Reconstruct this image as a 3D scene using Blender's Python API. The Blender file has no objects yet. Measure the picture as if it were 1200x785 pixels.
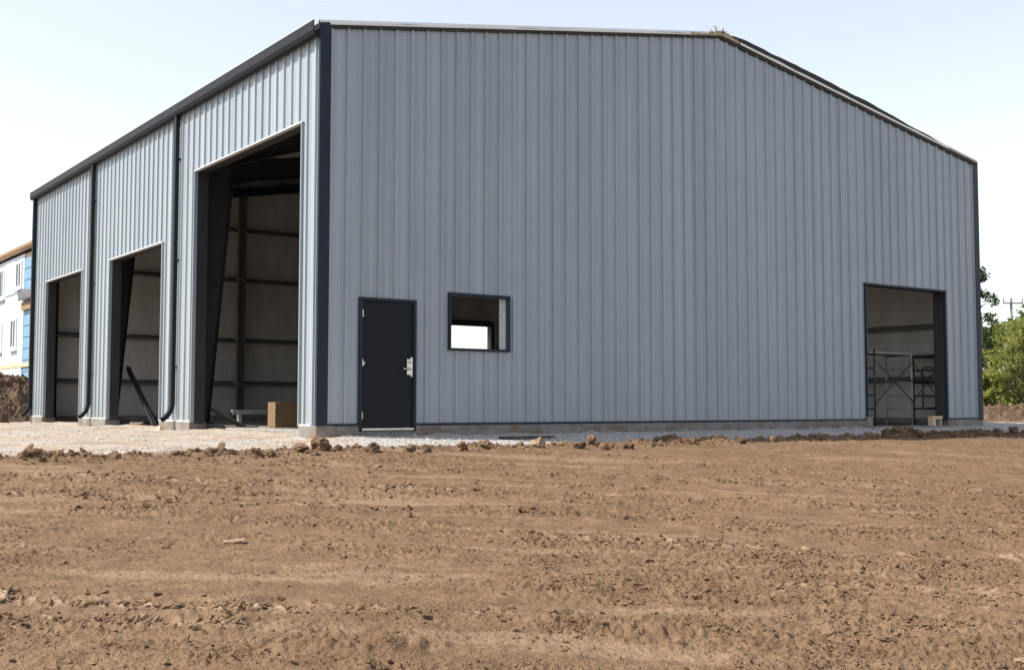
import bpy, bmesh, math, random
import numpy as np
from mathutils import Matrix, Vector

R = math.radians
random.seed(7)
rng = np.random.default_rng(11)
SC = bpy.context.scene
COL = SC.collection

# ------------------------------------------------------------------ camera
F_PX, PITCH, ROLL, YAW = 1350.66, 0.0606109, 0.0010551, 0.949403
CAM = Vector((-8.18717, -16.74273, 0.331847))
fw = Vector((math.cos(YAW)*math.cos(PITCH), math.sin(YAW)*math.cos(PITCH), math.sin(PITCH)))
r0 = Vector((math.sin(YAW), -math.cos(YAW), 0))
u0 = r0.cross(fw)
rt = r0*math.cos(ROLL) + u0*math.sin(ROLL)
up = u0*math.cos(ROLL) - r0*math.sin(ROLL)
cam_d = bpy.data.cameras.new('camera')
cam_d.sensor_fit = 'HORIZONTAL'; cam_d.sensor_width = 36.0
cam_d.lens = F_PX/1200*36.0
cam_d.clip_start = 0.1; cam_d.clip_end = 6000
cam = bpy.data.objects.new('camera', cam_d)
COL.objects.link(cam)
m = Matrix((rt, up, -fw)).transposed().to_4x4()
m.translation = CAM
cam.matrix_world = m
SC.camera = cam

# ------------------------------------------------------------------ sky, sun, exposure
SUN_EL = R(50)
SUN_H = Vector((-0.932, 0.362, 0)).normalized()
SUN_DIR = Vector((SUN_H.x*math.cos(SUN_EL), SUN_H.y*math.cos(SUN_EL), math.sin(SUN_EL)))
world = bpy.data.worlds.new('World'); SC.world = world
world.use_nodes = True
wn = world.node_tree
bg = wn.nodes['Background']
sky = wn.nodes.new('ShaderNodeTexSky')
sky.sky_type = 'NISHITA'
sky.sun_disc = False
sky.sun_elevation = SUN_EL
sky.sun_rotation = math.atan2(SUN_H.x, SUN_H.y)
sky.altitude = 100
sky.air_density = 1.2
sky.dust_density = 0.8
sky.ozone_density = 1.0
hsv = wn.nodes.new('ShaderNodeHueSaturation')          # thin summer haze over the whole sky
hsv.inputs['Saturation'].default_value = 0.50
hsv.inputs['Hue'].default_value = 0.512
wn.links.new(sky.outputs[0], hsv.inputs['Color'])
wn.links.new(hsv.outputs[0], bg.inputs[0])
bg.inputs[1].default_value = 0.15
sun_d = bpy.data.lights.new('sun', 'SUN')
sun_d.energy = 5.0; sun_d.angle = R(0.53); sun_d.color = (1.0, 0.925, 0.81)
sun = bpy.data.objects.new('sun', sun_d); COL.objects.link(sun)
sun.rotation_euler = SUN_DIR.to_track_quat('Z', 'Y').to_euler()
vs = SC.view_settings
vs.view_transform = 'Standard'; vs.look = 'None'; vs.gamma = 1; vs.use_curve_mapping = False
vs.exposure = 0.68
SC.render.engine = 'CYCLES'
SC.cycles.max_bounces = 8; SC.cycles.diffuse_bounces = 6

# ------------------------------------------------------------------ helpers
def mesh_np(name, verts, faces, mat=None, parent=None, smooth=False, attr=None):
    """verts (n,3) array, faces (m,k) array -> object"""
    me = bpy.data.meshes.new(name)
    v = np.asarray(verts, dtype=np.float32); f = np.asarray(faces, dtype=np.int32)
    k = f.shape[1]
    me.vertices.add(len(v)); me.vertices.foreach_set('co', v.ravel())
    me.loops.add(f.size); me.loops.foreach_set('vertex_index', f.ravel())
    me.polygons.add(len(f))
    me.polygons.foreach_set('loop_start', np.arange(0, f.size, k, dtype=np.int32))
    me.polygons.foreach_set('use_smooth', np.full(len(f), smooth, dtype=bool))
    me.update(calc_edges=True)
    if attr:
        for an, av in attr.items():
            a = me.attributes.new(an, 'FLOAT', 'POINT'); a.data.foreach_set('value', np.asarray(av, dtype=np.float32))
    return link(name, me, mat, parent)

def link(name, me, mat=None, parent=None):
    o = bpy.data.objects.new(name, me); COL.objects.link(o)
    if mat is not None:
        if len(me.materials) == 0: me.materials.append(mat)
    if parent is not None: o.parent = parent
    return o

class MB:
    """collects polygons into one mesh"""
    def __init__(s): s.v = []; s.f = []
    def quad(s, a, b, c, d):
        n = len(s.v); s.v += [tuple(a), tuple(b), tuple(c), tuple(d)]; s.f.append((n, n+1, n+2, n+3)); return s
    def poly(s, pts):
        n = len(s.v); s.v += [tuple(p) for p in pts]; s.f.append(tuple(range(n, n+len(pts)))); return s
    def box(s, x0, x1, y0, y1, z0, z1, bev=0.0):
        if bev <= 0:
            n = len(s.v)
            s.v += [(x, y, z) for z in (z0, z1) for y in (y0, y1) for x in (x0, x1)]
            s.f += [tuple(n+i for i in q) for q in ((0,2,3,1),(4,5,7,6),(0,1,5,4),(1,3,7,5),(3,2,6,7),(2,0,4,6))]
        else:
            bm = bmesh.new(); bmesh.ops.create_cube(bm, size=1)
            bmesh.ops.scale(bm, vec=(x1-x0, y1-y0, z1-z0), verts=bm.verts)
            bmesh.ops.translate(bm, vec=((x0+x1)/2, (y0+y1)/2, (z0+z1)/2), verts=bm.verts)
            bmesh.ops.bevel(bm, geom=bm.edges[:], offset=bev, segments=1, affect='EDGES')
            s.add_bm(bm)
        return s
    def add_bm(s, bm):
        n = len(s.v); bm.verts.index_update()
        s.v += [tuple(v.co) for v in bm.verts]
        s.f += [tuple(n+v.index for v in f.verts) for f in bm.faces]
        bm.free(); return s
    def bar(s, a, b, w, h, upv=(0,0,1)):
        """rectangular bar from a to b"""
        a = Vector(a); b = Vector(b); d = (b-a).normalized(); uv = Vector(upv)
        if abs(d.dot(uv)) > 0.98: uv = Vector((1,0,0))
        x = d.cross(uv).normalized(); y = x.cross(d).normalized()
        n = len(s.v)
        for p in (a, b):
            for sx, sy in ((-1,-1),(1,-1),(1,1),(-1,1)):
                s.v.append(tuple(p + x*(sx*w/2) + y*(sy*h/2)))
        s.f += [tuple(n+i for i in q) for q in ((0,3,2,1),(4,5,6,7),(0,1,5,4),(1,2,6,5),(2,3,7,6),(3,0,4,7))]
        return s
    def tube(s, pts, rad, seg=8, cap=True):
        pts = [Vector(p) for p in pts]
        rad = rad if isinstance(rad, (list, tuple)) else [rad]*len(pts)
        n = len(s.v); ref = None
        for i, p in enumerate(pts):
            d = (pts[min(i+1, len(pts)-1)] - pts[max(i-1, 0)]).normalized()
            if ref is None:
                ref = Vector((0,0,1)) if abs(d.z) < 0.9 else Vector((1,0,0))
            x = d.cross(ref).normalized(); y = d.cross(x).normalized(); ref = x.cross(d) if x.length > 0 else ref
            for k in range(seg):
                a = 2*math.pi*k/seg
                s.v.append(tuple(p + (x*math.cos(a)+y*math.sin(a))*rad[i]))
        for i in range(len(pts)-1):
            for k in range(seg):
                k2 = (k+1) % seg
                s.f.append((n+i*seg+k, n+i*seg+k2, n+(i+1)*seg+k2, n+(i+1)*seg+k))
        if cap:
            s.f.append(tuple(n+k for k in range(seg))); s.f.append(tuple(n+(len(pts)-1)*seg+k for k in reversed(range(seg))))
        return s
    def prism(s, pts2, y0, y1, axis='y'):
        """closed polygon pts2 (a,b) extruded along an axis"""
        def P(a, b, t):
            return {'y': (a, t, b), 'x': (t, a, b), 'z': (a, b, t)}[axis]
        n = len(s.v); k = len(pts2)
        s.v += [P(a, b, y0) for a, b in pts2] + [P(a, b, y1) for a, b in pts2]
        s.f.append(tuple(n+i for i in range(k))); s.f.append(tuple(n+k+i for i in reversed(range(k))))
        for i in range(k):
            j = (i+1) % k; s.f.append((n+i, n+k+i, n+k+j, n+j))
        return s
    def build(s, name, mat, parent=None, smooth=False):
        me = bpy.data.meshes.new(name); me.from_pydata(s.v, [], s.f); me.update()
        bm = bmesh.new(); bm.from_mesh(me)
        if not getattr(s, 'keep', False): bmesh.ops.recalc_face_normals(bm, faces=bm.faces)
        bm.to_mesh(me); bm.free()
        if smooth:
            for p in me.polygons: p.use_smooth = True
        return link(name, me, mat, parent)

def tag(o, label=None, cat=None, group=None, kind=None):
    if label: o['label'] = label
    if cat: o['category'] = cat
    if group: o['group'] = group
    if kind: o['kind'] = kind
    return o

def empty(name, loc=(0,0,0)):
    o = bpy.data.objects.new(name, None); COL.objects.link(o); o.location = loc; o.empty_display_size = 0.2
    return o

# ---- numpy gradient noise
def perlin(x, y, seed=0):
    x = np.asarray(x, dtype=np.float64); y = np.asarray(y, dtype=np.float64)
    rs = np.random.default_rng(seed+1000)
    tab = rs.permutation(4096); ang = rs.random(4096)*2*np.pi
    gx = np.cos(ang); gy = np.sin(ang)
    xi = np.floor(x).astype(np.int64); yi = np.floor(y).astype(np.int64)
    xf = x-xi; yf = y-yi
    u = xf*xf*xf*(xf*(xf*6-15)+10); v = yf*yf*yf*(yf*(yf*6-15)+10)
    def g(ix, iy, dx, dy):
        h = tab[(tab[ix & 4095] + iy) & 4095]
        return gx[h]*dx + gy[h]*dy
    a = g(xi, yi, xf, yf); b = g(xi+1, yi, xf-1, yf); c = g(xi, yi+1, xf, yf-1); d = g(xi+1, yi+1, xf-1, yf-1)
    return (a*(1-u)+b*u)*(1-v) + (c*(1-u)+d*u)*v
def fbm(x, y, sc, octv, seed=0, gain=0.5):
    t = 0; amp = 1; f = 1/sc
    for i in range(octv):
        t = t + amp*perlin(x*f+i*17.3, y*f-i*9.1, seed+i); amp *= gain; f *= 2.03
    return t
def sstep(a, b, x):
    t = np.clip((x-a)/(b-a), 0, 1); return t*t*(3-2*t)

# ------------------------------------------------------------------ materials
MATS = {}
def new_mat(name):
    m = bpy.data.materials.new(name); m.use_nodes = True
    nt = m.node_tree; return m, nt, nt.nodes['Principled BSDF']
def N(nt, t, **kw):
    n = nt.nodes.new(t)
    for k, v in kw.items():
        if k.startswith('i_'): n.inputs[k[2:].replace('_', ' ')].default_value = v
        else: setattr(n, k, v)
    return n
def noise(nt, vec, scale, detail=4, rough=0.55):
    n = nt.nodes.new('ShaderNodeTexNoise'); n.inputs['Scale'].default_value = scale
    n.inputs['Detail'].default_value = detail; n.inputs['Roughness'].default_value = rough
    if vec is not None: nt.links.new(vec, n.inputs['Vector'])
    return n.outputs['Fac']
def ramp(nt, fac, stops):
    n = nt.nodes.new('ShaderNodeValToRGB')
    els = n.color_ramp.elements
    while len(els) < len(stops): els.new(0.5)
    for e, (p, c) in zip(els, stops):
        e.position = p; e.color = (*c, 1) if len(c) == 3 else c
    nt.links.new(fac, n.inputs[0]); return n.outputs[0]
def mix(nt, fac, a, b, mode='MIX'):
    n = nt.nodes.new('ShaderNodeMix'); n.data_type = 'RGBA'; n.blend_type = mode
    def put(sock, v):
        if isinstance(v, (tuple, list)): sock.default_value = (*v, 1) if len(v) == 3 else v
        elif isinstance(v, float): sock.default_value = v
        else: nt.links.new(v, sock)
    put(n.inputs[0], fac); put(n.inputs[6], a); put(n.inputs[7], b)
    return n.outputs[2]
def bump(nt, bsdf, h, strength, dist):
    n = nt.nodes.new('ShaderNodeBump'); n.inputs['Strength'].default_value = strength; n.inputs['Distance'].default_value = dist
    nt.links.new(h, n.inputs['Height']); nt.links.new(n.outputs[0], bsdf.inputs['Normal']); return n
def geo_pos(nt, scale=None, obj=False):
    if obj: p = nt.nodes.new('ShaderNodeTexCoord').outputs['Object']
    else: p = nt.nodes.new('ShaderNodeNewGeometry').outputs['Position']
    if scale:
        mp = nt.nodes.new('ShaderNodeMapping'); mp.inputs['Scale'].default_value = scale
        nt.links.new(p, mp.inputs[0]); p = mp.outputs[0]
    return p

def simple(name, c, rough=0.6, var=0.12, nscale=6.0, spec=0.4, metallic=0.0, bmp=0.0, bscale=60.0, stretch=None):
    m, nt, b = new_mat(name)
    p = geo_pos(nt, stretch)
    f = noise(nt, p, nscale, 5)
    col = ramp(nt, f, [(0.3, tuple(x*(1-var) for x in c)), (0.7, tuple(min(1, x*(1+var)) for x in c))])
    nt.links.new(col, b.inputs['Base Color'])
    b.inputs['Roughness'].default_value = rough; b.inputs['Metallic'].default_value = metallic
    b.inputs['Specular IOR Level'].default_value = spec
    if bmp > 0: bump(nt, b, noise(nt, p, bscale, 4), bmp, 0.01)
    MATS[name] = m; return m

# painted wall sheet: faint vertical run-off streaks, oil-canning, small sheet to sheet difference
def panel_mat(name, c):
    m, nt, b = new_mat(name)
    info = nt.nodes.new('ShaderNodeObjectInfo')
    p = geo_pos(nt); ps = geo_pos(nt, (6, 6, 0.10))
    streak = noise(nt, ps, 1.0, 5, 0.6)
    blot = noise(nt, p, 0.6, 3)
    c1 = ramp(nt, streak, [(0.3, tuple(x*0.86 for x in c)), (0.7, tuple(x*1.10 for x in c))])
    c2 = mix(nt, 1.0, c1, ramp(nt, blot, [(0.3, (0.95, 0.955, 0.97)), (0.7, (1, 1, 1))]), 'MULTIPLY')
    c3 = mix(nt, 1.0, c2, ramp(nt, info.outputs['Random'], [(0.0, (0.93, 0.935, 0.94)), (1.0, (1, 1, 1))]), 'MULTIPLY')
    # dust thrown up at the foot of the sheets
    sep = nt.nodes.new('ShaderNodeSeparateXYZ'); nt.links.new(p, sep.inputs[0])
    mr = N(nt, 'ShaderNodeMapRange'); mr.inputs[1].default_value = 0.0; mr.inputs[2].default_value = 0.55; mr.inputs[3].default_value = 0.35; mr.inputs[4].default_value = 0.0
    nt.links.new(sep.outputs[2], mr.inputs[0])
    mm = N(nt, 'ShaderNodeMath', operation='MULTIPLY'); nt.links.new(mr.outputs[0], mm.inputs[0]); nt.links.new(noise(nt, p, 5, 5), mm.inputs[1])
    c4 = mix(nt, mm.outputs[0], c3, (0.30, 0.24, 0.18))
    nt.links.new(c4, b.inputs['Base Color'])
    rr = N(nt, 'ShaderNodeMapRange'); rr.inputs[3].default_value = 0.34; rr.inputs[4].default_value = 0.5
    nt.links.new(streak, rr.inputs[0]); nt.links.new(rr.outputs[0], b.inputs['Roughness'])
    b.inputs['Specular IOR Level'].default_value = 0.5
    b.inputs['Metallic'].default_value = 0.12
    bump(nt, b, noise(nt, geo_pos(nt, (2.2, 2.2, 0.5)), 1.6, 3), 0.5, 0.03)
    MATS[name] = m; return m

panel_mat('painted_sheet', (0.312, 0.357, 0.390))
simple('roof_sheet', (0.50, 0.51, 0.52), 0.4, 0.05, 2, 0.5, 0.2)
simple('charcoal_trim', (0.012, 0.021, 0.034), 0.5, 0.12, 3, 0.25)
simple('gutter_paint', (0.011, 0.013, 0.016), 0.55, 0.15, 3, 0.2)
simple('door_paint', (0.008, 0.010, 0.014), 0.55, 0.10, 2, 0.2, 0, 0.05, 40)
simple('sunlit_trim', (0.50, 0.51, 0.52), 0.4, 0.06, 5, 0.5)  # trim colour lightened to paint sunlight on side wall trims and gutter lip
simple('primer_steel', (0.026, 0.027, 0.031), 0.55, 0.2, 4, 0.4)
simple('girt_steel', (0.11, 0.108, 0.108), 0.5, 0.2, 4, 0.4)
simple('galvanised', (0.34, 0.36, 0.37), 0.45, 0.25, 30, 0.5, 0.3)
simple('steel_silver', (0.62, 0.62, 0.60), 0.3, 0.08, 20, 0.5, 0.85)
simple('white_vinyl', (0.74, 0.73, 0.70), 0.6, 0.06, 6, 0.3, 0, 0.4, 8)
simple('old_insulation', (0.42, 0.36, 0.24), 0.9, 0.25, 20, 0.2, 0, 0.8, 60)
simple('dark_felt', (0.045, 0.043, 0.042), 0.8, 0.2, 10, 0.2)
simple('pale_timber', (0.55, 0.42, 0.27), 0.7, 0.2, 12, 0.3, 0, 0.3, 80, (1, 1, 6))
simple('grey_timber', (0.30, 0.29, 0.27), 0.75, 0.2, 12, 0.3, 0, 0.3, 80)
simple('plywood', (0.22, 0.145, 0.085), 0.7, 0.15, 8, 0.3, 0, 0.2, 60)
simple('dark_steel', (0.05, 0.05, 0.052), 0.5, 0.3, 14, 0.4, 0.3)
simple('scaffold_steel', (0.22, 0.22, 0.23), 0.45, 0.3, 14, 0.4, 0.5)
simple('house_wrap', (0.52, 0.61, 0.67), 0.55, 0.08, 1.5, 0.4, 0, 0.5, 3)
simple('foam_board', (0.15, 0.29, 0.43), 0.55, 0.08, 3, 0.4)
simple('vinyl_frame', (0.80, 0.81, 0.82), 0.4, 0.03, 6, 0.4)
simple('window_glass', (0.03, 0.04, 0.05), 0.06, 0.1, 2, 0.9)
simple('shingle', (0.10, 0.10, 0.105), 0.85, 0.3, 25, 0.2, 0, 0.6, 40)
simple('fascia_timber', (0.27, 0.18, 0.10), 0.7, 0.15, 8, 0.3)
simple('red_plastic', (0.45, 0.05, 0.05), 0.4, 0.1, 5, 0.4)
simple('pole_wood', (0.17, 0.16, 0.15), 0.8, 0.2, 10, 0.2)
simple('porcelain', (0.35, 0.34, 0.33), 0.3, 0.1, 5, 0.5)
simple('bark', (0.13, 0.10, 0.075), 0.9, 0.3, 14, 0.2, 0, 0.8, 30)

def liner_mat():
    # insulation facing: vinyl with creases and vertical laps
    m, nt, b = new_mat('insulation_facing')
    p = geo_pos(nt)
    f = noise(nt, geo_pos(nt, (1.5, 1.5, 0.35)), 2.0, 5)
    col = ramp(nt, f, [(0.3, (0.42, 0.41, 0.405)), (0.7, (0.54, 0.53, 0.525))])
    nt.links.new(col, b.inputs['Base Color']); b.inputs['Roughness'].default_value = 0.55
    bump(nt, b, noise(nt, geo_pos(nt, (1, 1, 0.4)), 3.5, 4), 0.6, 0.05)
    MATS['insulation_facing'] = m
liner_mat()

def concrete_mat(name, c, dirty):
    m, nt, b = new_mat(name)
    p = geo_pos(nt)
    col = ramp(nt, noise(nt, p, 3, 6), [(0.3, tuple(x*0.8 for x in c)), (0.7, tuple(x*1.15 for x in c))])
    f2 = ramp(nt, noise(nt, geo_pos(nt, (1, 1, 1.6)), 2.6, 6, 0.65), [(0.47, (0, 0, 0)), (0.58, (1, 1, 1))])
    mu = N(nt, 'ShaderNodeMath', operation='MULTIPLY'); nt.links.new(f2, mu.inputs[0]); mu.inputs[1].default_value = dirty
    nt.links.new(mix(nt, mu.outputs[0], col, (0.17, 0.12, 0.085)), b.inputs['Base Color'])
    b.inputs['Roughness'].default_value = 0.85; b.inputs['Specular IOR Level'].default_value = 0.25
    bump(nt, b, noise(nt, p, 45, 5), 0.4, 0.01)
    MATS[name] = m
concrete_mat('concrete', (0.215, 0.205, 0.192), 0.75)
concrete_mat('floor_concrete', (0.22, 0.205, 0.19), 0.8)

def dirt_mat(name, c_dark, c_mid, c_pale, attr=True):
    m, nt, b = new_mat(name)
    p = geo_pos(nt)
    big = noise(nt, p, 0.55, 4)
    midn = noise(nt, p, 5, 6, 0.6)
    fine = noise(nt, p, 55, 5, 0.65)
    c1 = ramp(nt, midn, [(0.28, c_dark), (0.52, c_mid), (0.78, c_pale)])
    c2 = mix(nt, 1.0, c1, ramp(nt, big, [(0.3, (0.88, 0.85, 0.82)), (0.7, (1.08, 1.07, 1.06))]), 'MULTIPLY')
    c3 = mix(nt, 1.0, c2, ramp(nt, fine, [(0.25, (0.72, 0.70, 0.68)), (0.75, (1.2, 1.2, 1.2))]), 'MULTIPLY')
    out = c3
    if attr:
        a = N(nt, 'ShaderNodeAttribute', attribute_name='smear_sunlit')
        out = mix(nt, a.outputs['Fac'], c3, mix(nt, fine, (0.250, 0.172, 0.112), (0.400, 0.298, 0.210)))  # pressed soil colour, raised to paint sunlit cleat faces
    nt.links.new(out, b.inputs['Base Color'])
    b.inputs['Roughness'].default_value = 0.95; b.inputs['Specular IOR Level'].default_value = 0.12
    # granular relief: crumbs of two sizes with dark gaps between them
    v1 = nt.nodes.new('ShaderNodeTexVoronoi'); v1.inputs['Scale'].default_value = 42; v1.inputs['Randomness'].default_value = 1
    wv = N(nt, 'ShaderNodeVectorMath', operation='ADD'); nz = nt.nodes.new('ShaderNodeTexNoise'); nz.inputs['Scale'].default_value = 30; nt.links.new(p, nz.inputs['Vector'])
    sc_ = N(nt, 'ShaderNodeVectorMath', operation='SCALE'); sc_.inputs['Scale'].default_value = 0.03; nt.links.new(nz.outputs['Color'], sc_.inputs[0])
    nt.links.new(p, wv.inputs[0]); nt.links.new(sc_.outputs[0], wv.inputs[1]); nt.links.new(wv.outputs[0], v1.inputs['Vector'])
    v2 = nt.nodes.new('ShaderNodeTexVoronoi'); v2.inputs['Scale'].default_value = 95; nt.links.new(wv.outputs[0], v2.inputs['Vector'])
    msk = ramp(nt, noise(nt, p, 3.2, 4, 0.6), [(0.38, (0.15, 0.15, 0.15)), (0.62, (1, 1, 1))])
    m1 = N(nt, 'ShaderNodeMath', operation='MULTIPLY'); nt.links.new(v1.outputs['Distance'], m1.inputs[0]); nt.links.new(msk, m1.inputs[1])
    m2 = N(nt, 'ShaderNodeMath', operation='MULTIPLY_ADD'); nt.links.new(v2.outputs['Distance'], m2.inputs[0]); m2.inputs[1].default_value = 0.5; nt.links.new(m1.outputs[0], m2.inputs[2])
    m3 = N(nt, 'ShaderNodeMath', operation='MULTIPLY_ADD'); nt.links.new(m2.outputs[0], m3.inputs[0]); m3.inputs[1].default_value = -1.0; nt.links.new(fine, m3.inputs[2])
    bump(nt, b, m3.outputs[0], 0.8, 0.014)
    MATS[name] = m
dirt_mat('field_dirt', (0.116, 0.075, 0.047), (0.171, 0.113, 0.071), (0.228, 0.157, 0.102))
dirt_mat('clod_dirt', (0.136, 0.087, 0.054), (0.190, 0.126, 0.080), (0.250, 0.172, 0.112), False)
dirt_mat('heap_dirt', (0.085, 0.058, 0.040), (0.135, 0.094, 0.065), (0.195, 0.138, 0.096), False)
dirt_mat('pale_rock', (0.20, 0.145, 0.095), (0.29, 0.215, 0.145), (0.42, 0.34, 0.25), False)

def gravel_mat():
    m, nt, b = new_mat('gravel')
    p = geo_pos(nt)
    vor = nt.nodes.new('ShaderNodeTexVoronoi'); vor.inputs['Scale'].default_value = 34; nt.links.new(p, vor.inputs['Vector'])
    stone = ramp(nt, vor.outputs['Color'], [(0.15, (0.28, 0.28, 0.285)), (0.85, (0.50, 0.495, 0.49))])
    sand = ramp(nt, noise(nt, p, 7, 6), [(0.3, (0.30, 0.232, 0.165)), (0.7, (0.48, 0.385, 0.285))])
    msk = N(nt, 'ShaderNodeAttribute', attribute_name='sand')
    ad = N(nt, 'ShaderNodeMath', operation='ADD'); nt.links.new(msk.outputs['Fac'], ad.inputs[0])
    ns = N(nt, 'ShaderNodeMapRange'); ns.inputs[1].default_value = 0.3; ns.inputs[2].default_value = 0.7; ns.inputs[3].default_value = -0.85; ns.inputs[4].default_value = 0.6
    nt.links.new(noise(nt, p, 0.8, 5, 0.65), ns.inputs[0]); nt.links.new(ns.outputs[0], ad.inputs[1]); ad.use_clamp = True
    c = mix(nt, ad.outputs[0], stone, sand)
    fine = noise(nt, p, 60, 4)
    c = mix(nt, 1.0, c, ramp(nt, fine, [(0.25, (0.75, 0.74, 0.73)), (0.75, (1.1, 1.1, 1.1))]), 'MULTIPLY')
    mud = N(nt, 'ShaderNodeAttribute', attribute_name='mud')
    c = mix(nt, mud.outputs['Fac'], c, mix(nt, fine, (0.13, 0.09, 0.062), (0.25, 0.18, 0.125)))
    nt.links.new(c, b.inputs['Base Color']); b.inputs['Roughness'].default_value = 0.9; b.inputs['Specular IOR Level'].default_value = 0.2
    ad2 = N(nt, 'ShaderNodeMath', operation='ADD'); nt.links.new(vor.outputs['Distance'], ad2.inputs[0]); nt.links.new(fine, ad2.inputs[1])
    bump(nt, b, ad2.outputs[0], 0.8, 0.02)
    MATS['gravel'] = m
gravel_mat()
simple('gravel_stone', (0.40, 0.375, 0.34), 0.85, 0.3, 40, 0.25)

def leaf_mat(name, c1, c2):
    m, nt, b = new_mat(name)
    p = geo_pos(nt)
    col = ramp(nt, noise(nt, p, 1.8, 4), [(0.3, c1), (0.7, c2)])
    col = mix(nt, 1.0, col, ramp(nt, noise(nt, p, 25, 2), [(0.3, (0.7, 0.75, 0.7)), (0.7, (1.2, 1.15, 1.1))]), 'MULTIPLY')
    nt.links.new(col, b.inputs['Base Color']); b.inputs['Roughness'].default_value = 0.5
    tr = nt.nodes.new('ShaderNodeBsdfTranslucent'); nt.links.new(col, tr.inputs[0])
    ms = nt.nodes.new('ShaderNodeMixShader'); ms.inputs[0].default_value = 0.5
    nt.links.new(b.outputs[0], ms.inputs[1]); nt.links.new(tr.outputs[0], ms.inputs[2])
    nt.links.new(ms.outputs[0], nt.nodes['Material Output'].inputs[0])
    MATS[name] = m
leaf_mat('leaf_dark', (0.035, 0.065, 0.022), (0.07, 0.115, 0.035))
leaf_mat('leaf_mid', (0.08, 0.14, 0.035), (0.15, 0.21, 0.06))
leaf_mat('leaf_lime', (0.20, 0.245, 0.05), (0.35, 0.365, 0.095))
leaf_mat('leaf_olive', (0.13, 0.145, 0.045), (0.23, 0.23, 0.08))
leaf_mat('grass', (0.08, 0.10, 0.035), (0.16, 0.15, 0.06))
M = MATS

# ------------------------------------------------------------------ ground heights
W, L, EAVE, RIDGE = 18.29, 18.58, 6.47, 8.03
O1, O2, O3 = (0.64, 5.57, 5.0), (7.46, 11.2, 3.78), (13.6, 17.2, 3.77)     # side wall openings (y0, y1, head)
def zbase(x, y):
    """smooth lie of the land"""
    yy = np.clip(y, -22, 0)
    z = -0.215 + 0.064*yy - 0.010*np.minimum(yy+22, 0)
    return z
def edge_y(x):
    return -1.93 + 0.22*fbm(x, x*0+3.3, 2.2, 3, 5) + 0.12*sstep(-1, -5, x)*0 + 0.25*np.exp(-((x+0.9)/1.2)**2) + 0.1*sstep(8, 16, x)

def FWD(x, y):
    dx = x-CAM.x; dy = y-CAM.y
    return dx*math.cos(YAW)+dy*math.sin(YAW), dx*math.sin(YAW)-dy*math.cos(YAW)

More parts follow.
